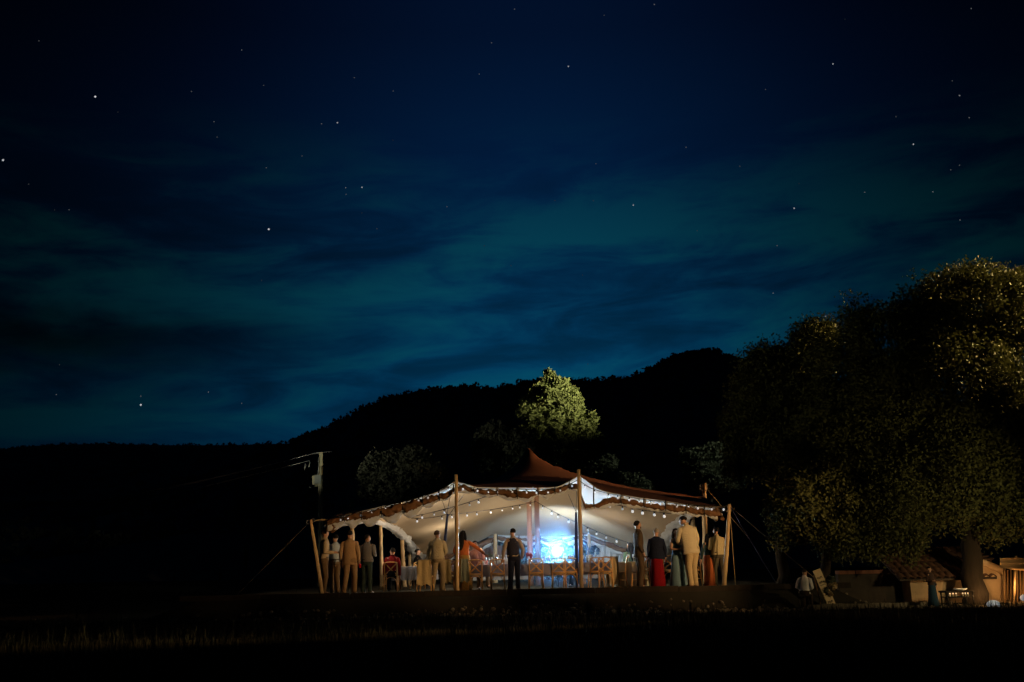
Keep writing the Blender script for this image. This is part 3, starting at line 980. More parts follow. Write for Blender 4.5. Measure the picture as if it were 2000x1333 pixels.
string_lights('festoon bulbs along the front hem between left corner and left tall pole', [at(650, 1013, 28.5), at(770, 984, 28.5), at(850, 962, 28.5), at(888, 944, 28.5)], 11, .02)
string_lights('festoon bulbs along the front hem between the two tall front poles', [at(893, 946, 28.5), at(930, 953, 28.5), at(1010, 955, 28.5), at(1085, 955, 28.5), at(1128, 938, 28.5)], 10, .03)
string_lights('festoon bulbs along the front hem right of the right tall pole', [at(1133, 940, 28.5), at(1163, 957, 28.5), at(1216, 968, 28.5), at(1300, 980, 28.5), at(1345, 985, 28.5), at(1420, 989, 28.5)], 13, .03)
string_lights('larger festoon bulbs hanging under the right front edge', [at(1176, 980, 29), at(1310, 1004, 29.3)], 6, .03, .6, scale=1.25)
string_lights('festoon bulbs rising from the left edge to the front roll', [at(812, 1008, 29.6), at(950, 970, 29.2)], 6, .04)
string_lights('long festoon string from the left side across to the mast', [at(800, 1012, 31), at(870, 1006, 31.5), at(1047, 980, 36)], 10, .05)
string_lights('long festoon string from the mast down to the back right corner', [at(1047, 980, 36), at(1141, 1027, 36), at(1236, 1062, 36)], 10, .05, scale=1.3)
# real light of the festoon bulbs
for px, py, Y, w in ((740, 1062, 31.2, 12), (850, 1058, 33.5, 68), (960, 1030, 33.4, 112), (1080, 1030, 33.4, 96), (1200, 1050, 33, 50), (1290, 1062, 32, 24), (1000, 1055, 38.5, 44), (1180, 1062, 39, 34), (880, 1066, 39, 40)):
    lamp('festoon_glow', 'POINT', at(px, py, Y), (1, .88, .70), w, None, .35)

# ------------------------------------------------------------------ the strobe
c = at(1088, 1078, 33.4)
st = thing('stage_light', 'glaring round blue-white light on a black stand in the middle of the tent', 'stage light', (c.x, 33.4, 0))
MB().lathe((0, 0, 0), [(.02, .0), (.02, c.z - .3)], 8).build('stand', M_black, st)
for a in (0, 2.1, 4.2):
    MB().tube([(0, 0, .45), (math.cos(a) * .42, math.sin(a) * .42, .01)], .014, 6).build('leg', M_black, st)
rot = Matrix.Rotation(R(90), 3, 'X')
mb = MB()
mb.loft([(Vector((0, y, c.z)), Vector((r_, 0, 0)), Vector((0, 0, r_))) for y, r_ in ((.30, .08), (.22, .16), (.05, .25), (-.06, .18), (-.062, .165))], 24)
mb.build('housing', M_black, st)
M_strobe = mat('strobe_lens', (.8, .85, .9), .3, .02, 5, emit=((.62, .84, 1.0), 2.2))
mb = MB()
mb.loft([(Vector((0, y, c.z)), Vector((r_, 0, 0)), Vector((0, 0, r_))) for y, r_ in ((-.064, .16), (-.085, .15), (-.11, .10), (-.12, .02))], 24)
mb.build('lens', M_strobe, st)

# ================================================================== FURNITURE
def make_chair(label):
    t = thing('cross_back_chair', label, 'chair', group='cross-back wooden chairs in the tent')
    # faces +y; the backrest is on the -y side
    for s_ in (-1, 1):
        MB().tube([(s_ * .205, -.235, 0), (s_ * .195, -.20, .25), (s_ * .19, -.185, .45), (s_ * .192, -.215, .70), (s_ * .19, -.26, .87)], [.016, .018, .019, .018, .016], 8).build('rear_leg', M_chair, t)
        MB().tube([(s_ * .20, .21, 0), (s_ * .185, .18, .25), (s_ * .18, .17, .44)], [.015, .017, .018], 8).build('front_leg', M_chair, t)
        MB().tube([(s_ * .19, -.187, .50), (s_ * .10, -.205, .57), (0, -.222 - s_ * .008, .665), (-s_ * .10, -.24, .76), (-s_ * .185, -.252, .845)], [.013] * 5, 8, squash=(1.3, .7)).build('cross_brace', M_chair, t)
        MB().tube([(s_ * .19, .15, .22), (s_ * .192, -.18, .22)], .011, 6).build('stretcher', M_chair, t)
    MB().tube([(-.205, -.255, .855), (-.1, -.285, .875), (0, -.295, .88), (.1, -.285, .875), (.205, -.255, .855)], [.022, .028, .03, .028, .022], 8, squash=(.6, 1.3)).build('top_rail', M_chair, t)
    MB().tube([(-.19, -.19, .485), (.19, -.19, .485)], .016, 8).build('lower_rail', M_chair, t)
    MB().tube([(-.185, -.2, .22)] + [(math.cos(a) * .172, -.19, .26 + math.sin(a) * .17) for a in np.linspace(math.pi, 0, 9)] + [(.185, -.2, .22)], .011, 6).build('arch_brace', M_chair, t)
    MB().loft([(Vector((0, -.005, z)), Vector((r_, 0, 0)), Vector((0, r_ * .98, 0))) for z, r_ in ((.432, .205), (.44, .222), (.458, .222), (.466, .205))], 20).build('seat', M_cane, t)
    return t


chair0 = None
CHAIRS = [(831, 28.95, -.1, 'cross-back chair with a beige garment over it, left of the man in the pale shirt'), (874, 29.7, .12, 'cross-back chair behind the navy strap, right of the man in the pale shirt'),
          (928, 29.4, .05, 'bright cross-back chair beside the woman with long dark hair'), (972, 29.4, -.03, 'cross-back chair just left of the man in the waistcoat'),
          (1046, 29.4, .04, 'cross-back chair just right of the man in the waistcoat'), (1091, 29.5, -.05, 'cross-back chair directly below the glaring light'),
          (1113, 30.0, .0, 'cross-back chair touching the right tall front pole on its left'), (1163, 30.0, .1, 'cross-back chair tucked under the cloth right of the right tall pole'),
          (1182, 29.3, -.06, 'bright amber cross-back chair at the right end of the long table'), (1208, 30.0, 1.5, 'cross-back chair turned sideways between the long table and the beige cloth'),
          (1250, 29.4, .3, 'cross-back chair hidden behind the legs of the bearded man'), (1308, 29.9, -.1, 'cross-back chair between the red skirt and the blue dress'),
          (1352, 29.9, .1, 'cross-back chair behind the man in the cream jacket'), (765, 31.5, 0, 'dark cross-back chair under the person in dark red'), (815, 34.5, .4, 'dim cross-back chair beside the left white cloth wall')]
for px, Y, rz, lab in CHAIRS:
    if chair0 is None:
        chair0 = ch = make_chair(lab)
    else:
        ch = copy_tree(chair0)
        ch['label'] = lab
    ch.location = (xat(px, Y), Y, 0)
    ch.rotation_euler.z = rz


def table(x0, x1, y0, y1, lab, clab, drop=.32, m=M_cloth, seed=0):
    cx, cy = (x0 + x1) / 2, (y0 + y1) / 2
    t = thing('dining_table', lab, 'table', (cx, cy, 0))
    w, d = x1 - x0, y1 - y0
    MB().box((0, 0, .715), (w - .04, d - .04, .03)).build('tabletop', M_chair, t, False)
    for sx in (-1, 1):
        for sy in (-1, 1):
            MB().box((sx * (w / 2 - .12), sy * (d / 2 - .12), .35), (.06, .06, .70)).build('leg', M_chair, t, False)
    rows = []
    n = 130
    per = []
    for i in range(n):
        q = i / n * 2 * (w + d)
        if q < w:
            per.append((-w / 2 + q, -d / 2, 0, -1))
        elif q < w + d:
            per.append((w / 2, -d / 2 + q - w, 1, 0))
        elif q < 2 * w + d:
            per.append((w / 2 - (q - w - d), d / 2, 0, 1))
        else:
            per.append((-w / 2, d / 2 - (q - 2 * w - d), -1, 0))
    per.append(per[0])
    for k, (zz_, out) in enumerate([(.742, -.06), (.746, -.01), (.735, .012), (.70, .02)] + [(.70 - drop * f_, .02 + .02 * f_) for f_ in (.25, .5, .75, 1)]):
        row = []
        for i, (x, y, nx, ny) in enumerate(per):
            wv = .0 if k < 3 else (.018 * math.sin(i * 1.05 + seed) + .02 * mnoise.noise((x * 3, y * 3, seed))) * (k - 2) / 5
            o_ = out + wv
            row.append((x + nx * o_, y + ny * o_, zz_ + (0 if k < 7 else .015 * mnoise.noise((x * 2, y * 2, seed + 2)))))
        rows.append(row)
    mb = MB().grid(rows)
    mb.box((0, 0, .741), (w - .1, d - .1, .006))
    o = mb.build('tablecloth', m, loc=(cx, cy, 0))
    tag(o, clab, 'tablecloth')
    return cx, cy


table(xat(884, 30.3), xat(1196, 30.3), 30.25, 31.15, 'long dining table behind the front row of chairs', 'grey-lilac cloth hanging over the front edge of the long table', .31)
table(xat(1203, 30.2), xat(1262, 30.2), 30.1, 32.2, 'end table at the right of the tent, behind the bearded man', 'beige cloth reaching nearly to the floor at the right of the tent', .66, M_cloth2, 3)
table(xat(770, 33.6), xat(850, 33.6), 33.4, 34.4, 'small dim table at the left of the tent', 'dark grey cloth on the small table at the left', .4, fabric('grey_linen', (.2, .19, .2)), 5)
table(xat(1135, 37), xat(1235, 37), 36.8, 37.7, 'rear table with flowers at the right of the glaring light', 'white cloth on the rear table right of the glaring light', .5, fabric('white_linen', (.34, .34, .36)), 7)
table(xat(900, 37.5), xat(1040, 37.5), 37.4, 38.3, 'rear table behind the man in the waistcoat', 'pale cloth on the rear table behind the man in the waistcoat', .5, fabric('white_linen', (.34, .34, .36)), 8)

# tableware
wine_me = MB().lathe((0, 0, 0), [(.036, 0), (.034, .004), (.006, .012), (.005, .09), (.022, .105), (.038, .14), (.036, .185), (.031, .21), (.029, .21)], 12).mesh('wine_glass', M_glass)
tumb_me = MB().lathe((0, 0, 0), [(.030, 0), (.036, .1), (.034, .1), (.029, .006)], 12).mesh('tumbler', M_glass)
caraf_me = MB().lathe((0, 0, 0), [(.055, 0), (.06, .02), (.05, .12), (.02, .19), (.018, .24), (.026, .27), (.022, .27)], 12).mesh('carafe', M_glass)
plate_me = MB().lathe((0, 0, 0), [(.06, 0), (.12, .012), (.13, .018), (.06, .008)], 16).mesh('plate', mat('china', (.75, .75, .74), .3, .03, 5, spec=.5))


def ware(me, nm, cat, lab, grp, spots, z=.748):
    for px, Y, *own in spots:
        o = bpy.data.objects.new(nm, me)
        COL.objects.link(o)
        o.location = (xat(px, Y), Y, z)
        o.rotation_euler.z = random.random() * 6
        tag(o, own[0] if own else lab, cat, grp)


ware(caraf_me, 'carafe', 'carafe', 'clear glass carafe on the long table left of the man in the waistcoat', 'carafes left of the man in the waistcoat', [(974, 30.6, 'glass carafe nearest the red candle'), (980, 30.7, 'glass carafe in the middle of the three carafes'), (989, 30.65, 'glass carafe nearest the man in the waistcoat')])
ware(wine_me, 'wine_glass', 'wine glass', 'clear wine glass on the long table left of the man in the waistcoat', 'wine glasses left of the man in the waistcoat', [(949, 30.5), (955, 30.7), (961, 30.6), (984, 30.5), (994, 30.6)])
ware(wine_me, 'wine_glass', 'wine glass', 'clear wine glass on the long table near the glaring light', 'wine glasses near the glaring light', [(1033, 30.6, 'wine glass beside the dark green bottle'), (1064, 30.6), (1072, 30.9), (1112, 30.5), (1119, 30.8), (1139, 30.6, 'wine glass close behind the right tall pole'), (1147, 30.8), (1156, 30.5)])
ware(tumb_me, 'tumbler', 'tumbler', 'clear tumbler in the row before the carafes', 'tumblers on the long table', [(944, 30.4), (958, 30.4), (967, 30.4), (976, 30.4), (991, 30.4, 'tumbler by the left hand of the man in the waistcoat'), (1056, 30.5, 'tumbler just left of the glaring light'), (1149, 30.4, 'tumbler just right of the right tall pole'), (1167, 30.6, 'tumbler near the right end of the long table')])
ware(wine_me, 'wine_glass', 'wine glass', 'clear wine glass on the beige-clothed end table', 'wine glasses on the end table', [(1215, 30.5), (1238, 30.8), (1228, 31.3)])
ware(plate_me, 'plate', 'plate', 'white plate laid on the long table', 'plates on the long table', [(905, 30.5, 'white plate beside the woman with long dark hair'), (940, 30.5, 'white plate under her reaching orange sleeve'), (972, 30.6, 'white plate among the carafes'), (1044, 30.6, 'white plate right of the man in the waistcoat'), (1090, 30.6, 'white plate right below the glaring light'), (1130, 30.6, 'white plate behind the right tall pole'), (1176, 30.6, 'white plate at the right end of the long table')])
# bottles, candles, flowers
for px, Y, c_, lab in ((969, 30.7, (.10, .012, .012), 'dark red wine bottle beside the carafes'), (1036, 31.0, (.02, .05, .03), 'dark green bottle right of the man in the waistcoat')):
    o = MB().lathe((0, 0, 0), [(.036, 0), (.038, .02), (.038, .18), (.014, .24), (.014, .3), (.012, .3)], 12).build('wine_bottle', mat('bottle_' + lab[:10], c_, .15, .05, 5, spec=.7), loc=(xat(px, Y), Y, .748))
    tag(o, lab, 'bottle')
cand = thing('candle', 'red candle in a cup on the long table near the carafes', 'candle', (xat(966, 30.45), 30.45, .748))
MB().lathe((0, 0, 0), [(.03, 0), (.032, .07), (.028, .07)], 12).build('cup', mat('red_glass', (.5, .02, .015), .2, .05, 5, emit=((1, .12, .03), .35)), cand)


def flowers(label, px, Y, z, hgt, rad, c_, vase=True):
    t = thing('flower_vase', label, 'flowers', (xat(px, Y), Y, z))
    MB().lathe((0, 0, 0), [(.05, 0), (.06, .05), (.035, .13), (.045, .16), (.04, .16)], 12).build('vase', M_glass, t)
    mb = MB()
    for k in range(9):
        a = k * 2.4
        mb.tube([(0, 0, .1), (math.cos(a) * rad * .4, math.sin(a) * rad * .4, hgt * .6), (math.cos(a) * rad * .7, math.sin(a) * rad * .7, hgt * .9)], .005, 5)
    mb.build('stems', M_leaf_olive, t)
    foliage('blooms', [((0, 0, hgt), (rad, rad, rad * .8))], 30, 26, .05, .035, c_, t, (.2, 1))


flowers('dark rounded bunch of flowers on the rear table', 1161, 37.0, .748, .42, .22, mat('dark_flower', (.03, .03, .07), .8, .3, 5))
flowers('small loose flowers on the long table right of the waistcoat', 1034, 30.7, .748, .22, .07, mat('red_flower', (.35, .05, .05), .8, .3, 5))
flowers('greenery bunch on the long table left of the carafes', 956, 30.9, .748, .22, .10, M_leaf_olive)

# ================================================================== PEOPLE
BODIES = []


def rot_about(p, c, M):
    return c + M @ (p - c)


def person(label, px, Y, top=None, h=None, rz=0.0, lean=0.0, side=0.0, head_yaw=0.0, head_pitch=0.0, armL=None, armR=None, outfit='jacket', topm=None, botm=None, hair='short', hairm=None,
           wide=1.0, shoe=M_shoe, skin=M_skin, sit=False, stance=.10, z0=0.0, beard=None, x=None, vest=None, belt=None, loose=1.0, slim=1.0):
    """a standing or sitting figure; local +y is the way it faces"""
    wx = xat(px, Y) if x is None else x
    if h is None:
        h = (at(px, top, Y).z - z0)
    sc = h / 1.75
    t = thing('person', label, 'person', (wx, Y, z0), rz, None, sc)
    V = Vector
    gait, shift = random.uniform(-.09, .09), random.uniform(-.045, .045)
    side = side + random.uniform(-.05, .05)
    lean = lean + random.uniform(-.02, .05)
    if head_yaw == 0:
        head_yaw = random.uniform(-.5, .5)
    pel = V((shift, 0, .93)) if not sit else V((0, -.02, .55))
    dz = pel.z - .93
    M = Euler((-lean, side, 0)).to_matrix()

    def U(x, y, z):                       # upper-body point, leaning about the pelvis
        return rot_about(V((x, y, z + dz)), pel, M)

    HM = M @ Euler((-head_pitch, 0, head_yaw)).to_matrix()
    nk = U(0, -.01, 1.50)

    def Hd(x, y, z):
        return nk + HM @ V((x, y, z - 1.50))

    aL = armL or ((-.245, -.03, 1.14), (-.25, .05, .90))
    aR = armR or ((.245, -.03, 1.14), (.25, .05, .90))
    verts, rad, edges = [], [], []

    def nv(p, r_, par=None):
        verts.append(V(p))
        rad.append(r_ if isinstance(r_, tuple) else (r_, r_))
        if par is not None:
            edges.append((par, len(verts) - 1))
        return len(verts) - 1

    root = nv(pel, (.13 * wide, .085))
    sp = nv(U(0, 0, 1.13), (.115 * wide, .075), root)
    ch = nv(U(0, 0, 1.33), (.135 * wide, .078), sp)
    nb = nv(U(0, -.01, 1.46), (.07, .06), ch)
    n_ = nv(nk, .052, nb)
    h1_ = nv(Hd(0, .02, 1.575), (.062, .075), n_)
    h2_ = nv(Hd(0, .005, 1.645), (.078, .095), h1_)
    nv(Hd(0, -.005, 1.715), (.066, .08), h2_)
    nose = nv(Hd(0, .09, 1.625), .02, h2_)
    nv(Hd(0, .112, 1.608), .012, nose)
    for s_ in (-1, 1):
        nv(Hd(s_ * .082, -.01, 1.62), .014, h2_)
    hands = []
    for s_, (el, wr) in ((-1, aL), (1, aR)):
        shp = U(s_ * .165 * wide, -.005, 1.415)
        elp, wrp = U(*el), U(*wr)
        a = nv(shp, .062, ch)
        b_ = nv(elp, .043, a)
        c_ = nv(wrp, .028, b_)
        d = (wrp - elp).normalized()
        p1 = wrp + d * .07
        pa = nv(p1, (.034, .020), c_)
        sd = d.cross(V((0, 1, .2))).normalized()
        for k in range(4):
            o_ = sd * (-.027 + .018 * k)
            L = (.062, .07, .066, .05)[k]
            f1 = nv(p1 + o_ + d * .035, .0095, pa)
            nv(p1 + o_ + d * (.035 + L) + V((0, .018, 0)), .0075, f1)
        th = nv(p1 - d * .02 - sd * .035 + V((0, .015, 0)), .011, pa)
        nv(p1 + d * .02 - sd * .052 + V((0, .03, 0)), .008, th)
        hands.append(p1 + d * .05)
    legs = []
    for s_ in (-1, 1):
        hp = pel + V((s_ * .085, 0, -.03))
        sw_ = gait * s_
        if sit:
            kn, ak = V((s_ * .12, .40, .50)), V((s_ * .12, .38, .08))
        else:
            kn, ak = V((s_ * (stance * .95) + shift * .5, .03 + sw_ * .5 + abs(sw_) * .3, .49)), V((s_ * (stance + .012), -.02 + sw_, .08))
        a = nv(hp, .088, root)
        b_ = nv(kn, .055, a)
        c_ = nv(ak, .036, b_)
        nv(ak + V((s_ * .02, .14, -.045)), .030, c_)
        legs.append((hp, kn, ak))
    me = bpy.data.meshes.new('body')
    me.from_pydata([tuple(v) for v in verts], edges, [])
    me.skin_vertices.new() if hasattr(me.skin_vertices, 'new') and not me.skin_vertices else None
    bo = bpy.data.objects.new('body', me)
    COL.objects.link(bo)
    bo.parent = t
    sk = bo.modifiers.new('skin', 'SKIN')
    sk.use_smooth_shade = True
    if not me.skin_vertices:
        me.skin_vertices.new()
    for i, r_ in enumerate(rad):
        me.skin_vertices[0].data[i].radius = r_
        me.skin_vertices[0].data[i].use_root = (i == 0)
    ss = bo.modifiers.new('subdiv', 'SUBSURF')
    ss.levels = ss.render_levels = 1
    BODIES.append((bo, skin))

    def ring(z, rx, ry, y=0.0):
        c = U(0, y, z)
        return (c, M @ V((rx * wide, 0, 0)), M @ V((0, ry, 0)))

    sd_ = random.random() * 50

    def sleeves(mb, r0=.072, r1=.056, r2=.046, upto=1.0, fold=.28):
        for s_, (el, wr) in ((-1, aL), (1, aR)):
            sh = U(s_ * .115 * wide, -.005, 1.425)
            sh2 = U(s_ * .172 * wide, -.005, 1.392)
            elp, wrp = U(*el), U(*wr)
            pts_ = [sh, sh2 + V((0, 0, .0)), sh2.lerp(elp, .35), sh2.lerp(elp, .75), elp, elp.lerp(wrp, .35), elp.lerp(wrp, .7), wrp]
            rr = [r0 * .62, r0 * .93, r0 * .93, r1 * 1.08, r1, r1 * .98, r2 * 1.05, r2]
            if upto < 1:
                pts_, rr = pts_[:5], rr[:5]
            mb.tube(pts_, [q * loose for q in rr], 12, fold=fold, seed=sd_ + s_)

    def torso(mb, hem, flare=1.0, fold=.07):
        fold = fold * 1.8
        zs = [(hem, .195 * flare, .14 * flare), ((hem + .95) / 2 if hem < .95 else hem + .01, .192, .137), (1.03, .178, .125), (1.13, .172, .12), (1.24, .185, .125), (1.34, .194, .125), (1.40, .182, .115), (1.445, .140, .095), (1.485, .085, .075), (1.505, .066, .064)]
        mb.loft([ring(z, rx * loose, ry * loose) for z, rx, ry in zs], 20, True, fold, sd_)

    def trousers(m, flare=1.0):
        mb = MB()
        zs = [(1.02, .168, .118), (.95, .178, .128), (.88, .18, .13), (.83, .165, .12)]
        if sit:
            mb.loft([(V((0, -.02, z + dz)), V((rx, 0, 0)), V((0, ry, 0))) for z, rx, ry in zs], 16, True, .05, sd_)
        else:
            mb.loft([ring(zs[0][0], zs[0][1], zs[0][2])] + [(V((shift, 0, z)), V((rx * wide, 0, 0)), V((0, ry, 0))) for z, rx, ry in zs[1:]], 18, True, .05, sd_)
        for hp, kn, ak in legs:
            e = ak + V((0, -.005, -.02))
            pts_ = [hp + V((0, 0, .02)), hp.lerp(kn, .25), hp.lerp(kn, .6), kn, kn.lerp(e, .3), kn.lerp(e, .6), kn.lerp(e, .85), e]
            mb.tube(pts_, [q * flare * (1 + (wide - 1) * .6) for q in (.096, .100, .087, .074, .071, .066, .064, .070)], 12, fold=.26, seed=sd_ + hp.x * 9)
        mb.build('trousers', m, t)

    def shoes():
        for i, (hp, kn, ak) in enumerate(legs):
            s_ = -1 if i == 0 else 1
            a = ak + V((0, -.045, -.045))
            mb = MB().tube([a, a + V((s_ * .005, .06, .005)), a + V((s_ * .015, .14, -.005)), a + V((s_ * .022, .215, -.012)), a + V((s_ * .024, .245, -.014))], [.034, .042, .040, .034, .012], 10, squash=(1.0, .95))
            mb.build('shoe', shoe, t)

    if outfit in ('jacket', 'shirt', 'vest'):
        trousers(botm, 1.0)
        mb = MB()
        torso(mb, {'jacket': .80, 'shirt': .93, 'vest': .95}[outfit], 1.03 if outfit == 'jacket' else .96, .08)
        sleeves(mb)
        mb.build('jacket' if outfit == 'jacket' else 'shirt', topm, t)
        # collar
        MB().tube([Hd(math.cos(a) * .064, -.01 + math.sin(a) * .064, 1.515) for a in np.linspace(0, 6.283, 13)], .014, 6, False).build('collar', topm, t)
        if outfit == 'vest':
            mb = MB()
            zs = [(.93, .186, .138), (1.03, .186, .133), (1.13, .181, .128), (1.24, .192, .133), (1.34, .186, .133), (1.42, .15, .118), (1.465, .10, .09), (1.485, .07, .072)]
            mb.loft([ring(*z) for z in zs], 20, True, .03, sd_)
            mb.build('waistcoat', vest, t)
        if outfit == 'shirt':
            mb = MB().loft([ring(.985, .184, .134), ring(1.015, .183, .133)], 18)
            mb.build('belt', M_shoe, t)
    elif outfit == 'dress':
        mb = MB()
        zs = [(.03, .30, .27), (.2, .27, .24), (.45, .235, .20), (.7, .21, .17), (.88, .19, .145), (.98, .168, .122), (1.1, .148, .105), (1.22, .162, .118), (1.32, .165, .118), (1.38, .15, .095)]
        rings = [(V((shift * z, 0, z)), V((rx * wide, 0, 0)), V((0, ry, 0))) if z < .95 else ring(z, rx, ry) for z, rx, ry in zs]
        mb.loft(rings, 28, True, .16, sd_, fk=9)
        for s_ in (-1, 1):
            mb.tube([U(s_ * .10, .09, 1.35), U(s_ * .11, .03, 1.455), U(s_ * .10, -.075, 1.36)], .012, 6)
        mb.build('dress', topm, t)
    elif outfit == 'skirt':
        mb = MB()
        zs = [(a_, b_ * slim, c_) for a_, b_, c_ in [(.03, .25, .22), (.25, .235, .205), (.5, .215, .185), (.75, .20, .16), (.9, .185, .14), (1.03, .16, .118)]]
        mb.loft([(V((shift * z, 0, z)), V((rx * wide, 0, 0)), V((0, ry, 0))) for z, rx, ry in zs], 28, True, .15, sd_, fk=9)
        mb.build('skirt', botm, t)
        mb = MB()
        torso(mb, .95 if vest is None else .84, .95, .06)
        sleeves(mb, .06, .05, .04, upto=belt or 1.0)
        mb.build('top', topm, t)
    shoes()
    # hair
    hm = hairm or fabric('hair_dark', (.012, .010, .009))
    mb = MB()
    vs_, n, kk = [], 16, 11
    for i in range(kk):
        a = -math.pi / 2 + math.pi * i / (kk - 1)
        for j in range(n):
            b_ = 2 * math.pi * j / n
            x_, y_, z_ = math.cos(b_) * math.cos(a), math.sin(b_) * math.cos(a), math.sin(a)
            q = 1.0 + .06 * mnoise.noise((x_ * 4 + sd_, y_ * 4, z_ * 4))
            if (y_ > .25 and z_ < .42) or (z_ < -.45 and hair == 'short'):
                q = .60
            vs_.append(Hd(x_ * .086 * q, -.012 + y_ * .106 * q, 1.652 + z_ * .10 * q))
    fs = [(i * n + j, i * n + (j + 1) % n, (i + 1) * n + (j + 1) % n, (i + 1) * n + j) for i in range(kk - 1) for j in range(n)]
    mb.add(vs_, fs)
    if hair == 'long':
        mb.tube([Hd(0, -.045, 1.70), Hd(0, -.075, 1.60), Hd(0, -.085, 1.48), Hd(0, -.10, 1.36), Hd(0, -.10, 1.24), Hd(0, -.09, 1.16)], [.07, .088, .098, .10, .085, .04], 14, fold=.22, seed=sd_, squash=(1.0, .55))
        for s_ in (-1, 1):
            mb.tube([Hd(s_ * .05, -.01, 1.72), Hd(s_ * .086, -.005, 1.62), Hd(s_ * .10, -.01, 1.50), Hd(s_ * .10, .0, 1.36)], [.03, .035, .04, .02], 10, fold=.2, seed=sd_ + s_)
    if hair == 'bun':
        mb.ellipsoid(Hd(0, -.11, 1.70), (.05, .05, .05), 10)
    mb.build('hair', hm, t)
    if beard:
        MB().ellipsoid(Hd(0, .055, 1.575), (.058, .05, .052), 12, HM, .15, sd_).build('beard', hm, t)
    return t, [t.matrix_basis @ p for p in hands]


f = fabric
AWAY, CAM, LEFT, RIGHT = 0, math.pi, math.pi / 2, -math.pi / 2
bent_r = ((.25, -.02, 1.13), (.16, .22, 1.13))
bent_l = ((-.25, -.02, 1.13), (-.16, .22, 1.13))
hair_grey = f('hair_grey', (.30, .26, .22))
hair_brown = f('hair_brown', (.05, .028, .015))
# left group
person('man in beige shirt facing right beside the leaning left corner pole', 632, 28.9, 1034, rz=RIGHT + .3, outfit='shirt', topm=f('beige', (.42, .33, .22)), botm=f('brown', (.14, .09, .05)), armR=bent_r, hairm=hair_brown)
person('person in light blue shirt half hidden behind the man in the tan jacket', 655, 29.8, 1044, rz=.5, outfit='shirt', topm=f('light_blue', (.36, .43, .50)), botm=f('brown', (.14, .09, .05)), head_yaw=.5, armL=((-.27, -.05, 1.13), (-.30, .02, .9)))
_, hs = person('man in tan jacket seen from behind in the left group', 683, 28.9, 1036, rz=-.05, outfit='jacket', topm=f('tan', (.40, .25, .13)), botm=f('tan_dark', (.27, .17, .09)), wide=1.06, hairm=f('hair_dark', (.012, .010, .009)), stance=.12)
drink_p = hs[1]
person('man in dark grey shirt seen from behind, rightmost of the left group', 717, 29.3, 1044, rz=-.35, outfit='shirt', topm=f('grey', (.17, .16, .16)), botm=f('dark_green', (.03, .045, .04)), armR=bent_r, head_yaw=-.5, wide=1.06)
# tables, left half
person('person in dark red seated with back to us at the left of the tent', 765, 31.4, h=1.68, rz=0, sit=True, outfit='shirt', topm=f('dark_red', (.16, .01, .012)), botm=f('black', (.012, .012, .014)))
person('dark haired seated person before the left white cloth wall', 815, 36.0, h=1.72, rz=-1.0, sit=True, outfit='shirt', topm=f('black', (.012, .012, .014)), botm=f('black', (.012, .012, .014)))
person('man in pale khaki shirt from behind, standing left of the left tall pole', 855, 29.2, 1036, rz=-.15, head_yaw=-.4, outfit='shirt', topm=f('khaki', (.46, .39, .26)), botm=f('khaki_dark', (.30, .23, .14)), stance=.13, armR=((.24, .02, 1.14), (.10, .20, 1.02)), hairm=hair_brown, loose=1.06)
person('woman with long dark hair and orange sleeves reaching right over the table', 905, 29.6, 1036, rz=-.35, lean=.12, outfit='skirt', topm=f('orange', (.52, .14, .04)), botm=f('mustard', (.38, .22, .06)), hair='long',
       armR=((.30, .16, 1.30), (.50, .38, 1.10)), armL=((-.27, -.02, 1.17), (-.26, .16, 1.02)), skin=M_skin2)
person('seated pink-shirted person across the table facing us', 928, 31.7, h=1.9, rz=CAM, sit=True, outfit='shirt', topm=f('pink', (.42, .20, .17)), botm=f('brown', (.14, .09, .05)), armL=bent_l, armR=bent_r, skin=M_skin2)
person('small seated person with dark bun beyond the reaching arm', 938, 34.0, h=1.72, rz=CAM + .4, sit=True, outfit='shirt', topm=f('rose', (.40, .16, .15)), botm=f('brown', (.14, .09, .05)), hair='bun', armL=bent_l, armR=bent_r)
person('man in dark waistcoat with rolled pale sleeves seen from behind', 1003, 29.1, 1032, rz=.06, outfit='vest', topm=f('sleeve_sand', (.42, .32, .22)), vest=f('navy_vest', (.035, .035, .055)), botm=f('navy_trousers', (.022, .026, .05)),
       armL=((-.27, -.04, 1.15), (-.30, .12, .93)), armR=((.28, -.05, 1.15), (.26, .16, .98)))
person('seated person silhouetted behind the navy strap right of the light', 1127, 33.0, h=1.75, rz=CAM - .3, sit=True, outfit='shirt', topm=f('blue_shirt', (.06, .09, .25)), botm=f('black', (.012, .012, .014)), armL=bent_l, armR=bent_r)
person('seated dark green person at the far end of the right tables', 1231, 33.4, h=1.72, rz=.5, sit=True, outfit='shirt', topm=f('forest', (.05, .09, .06)), botm=f('black', (.012, .012, .014)), hair='long')
# right group
person('bearded man in dark brown suit facing right', 1249, 29.0, 1017, rz=RIGHT + .15, outfit='jacket', topm=f('suit_brown', (.075, .05, .032)), botm=f('suit_brown', (.075, .05, .032)), beard=True, armR=((.22, -.05, 1.15), (.20, .06, .92)), wide=.98, hairm=f('hair_dark', (.012, .010, .009)))
person('person with short grey hair in navy jacket over a long red skirt', 1284, 29.0, 1032, rz=-.2, outfit='skirt', topm=f('navy', (.014, .018, .036)), botm=f('red', (.17, .005, .009)), slim=.82, vest=True, hairm=hair_grey, wide=1.1, loose=1.12, shoe=M_shoe)
person('woman in long blue-grey dress facing the man in the cream jacket', 1324, 28.9, 1032, rz=CAM + .5, outfit='dress', topm=f('blue_grey', (.13, .21, .26)), hair='long', hairm=hair_brown, head_yaw=-.3,
       armR=((.22, .0, 1.13), (.12, .20, 1.12)), armL=((-.24, .02, 1.14), (-.14, .22, 1.02)))
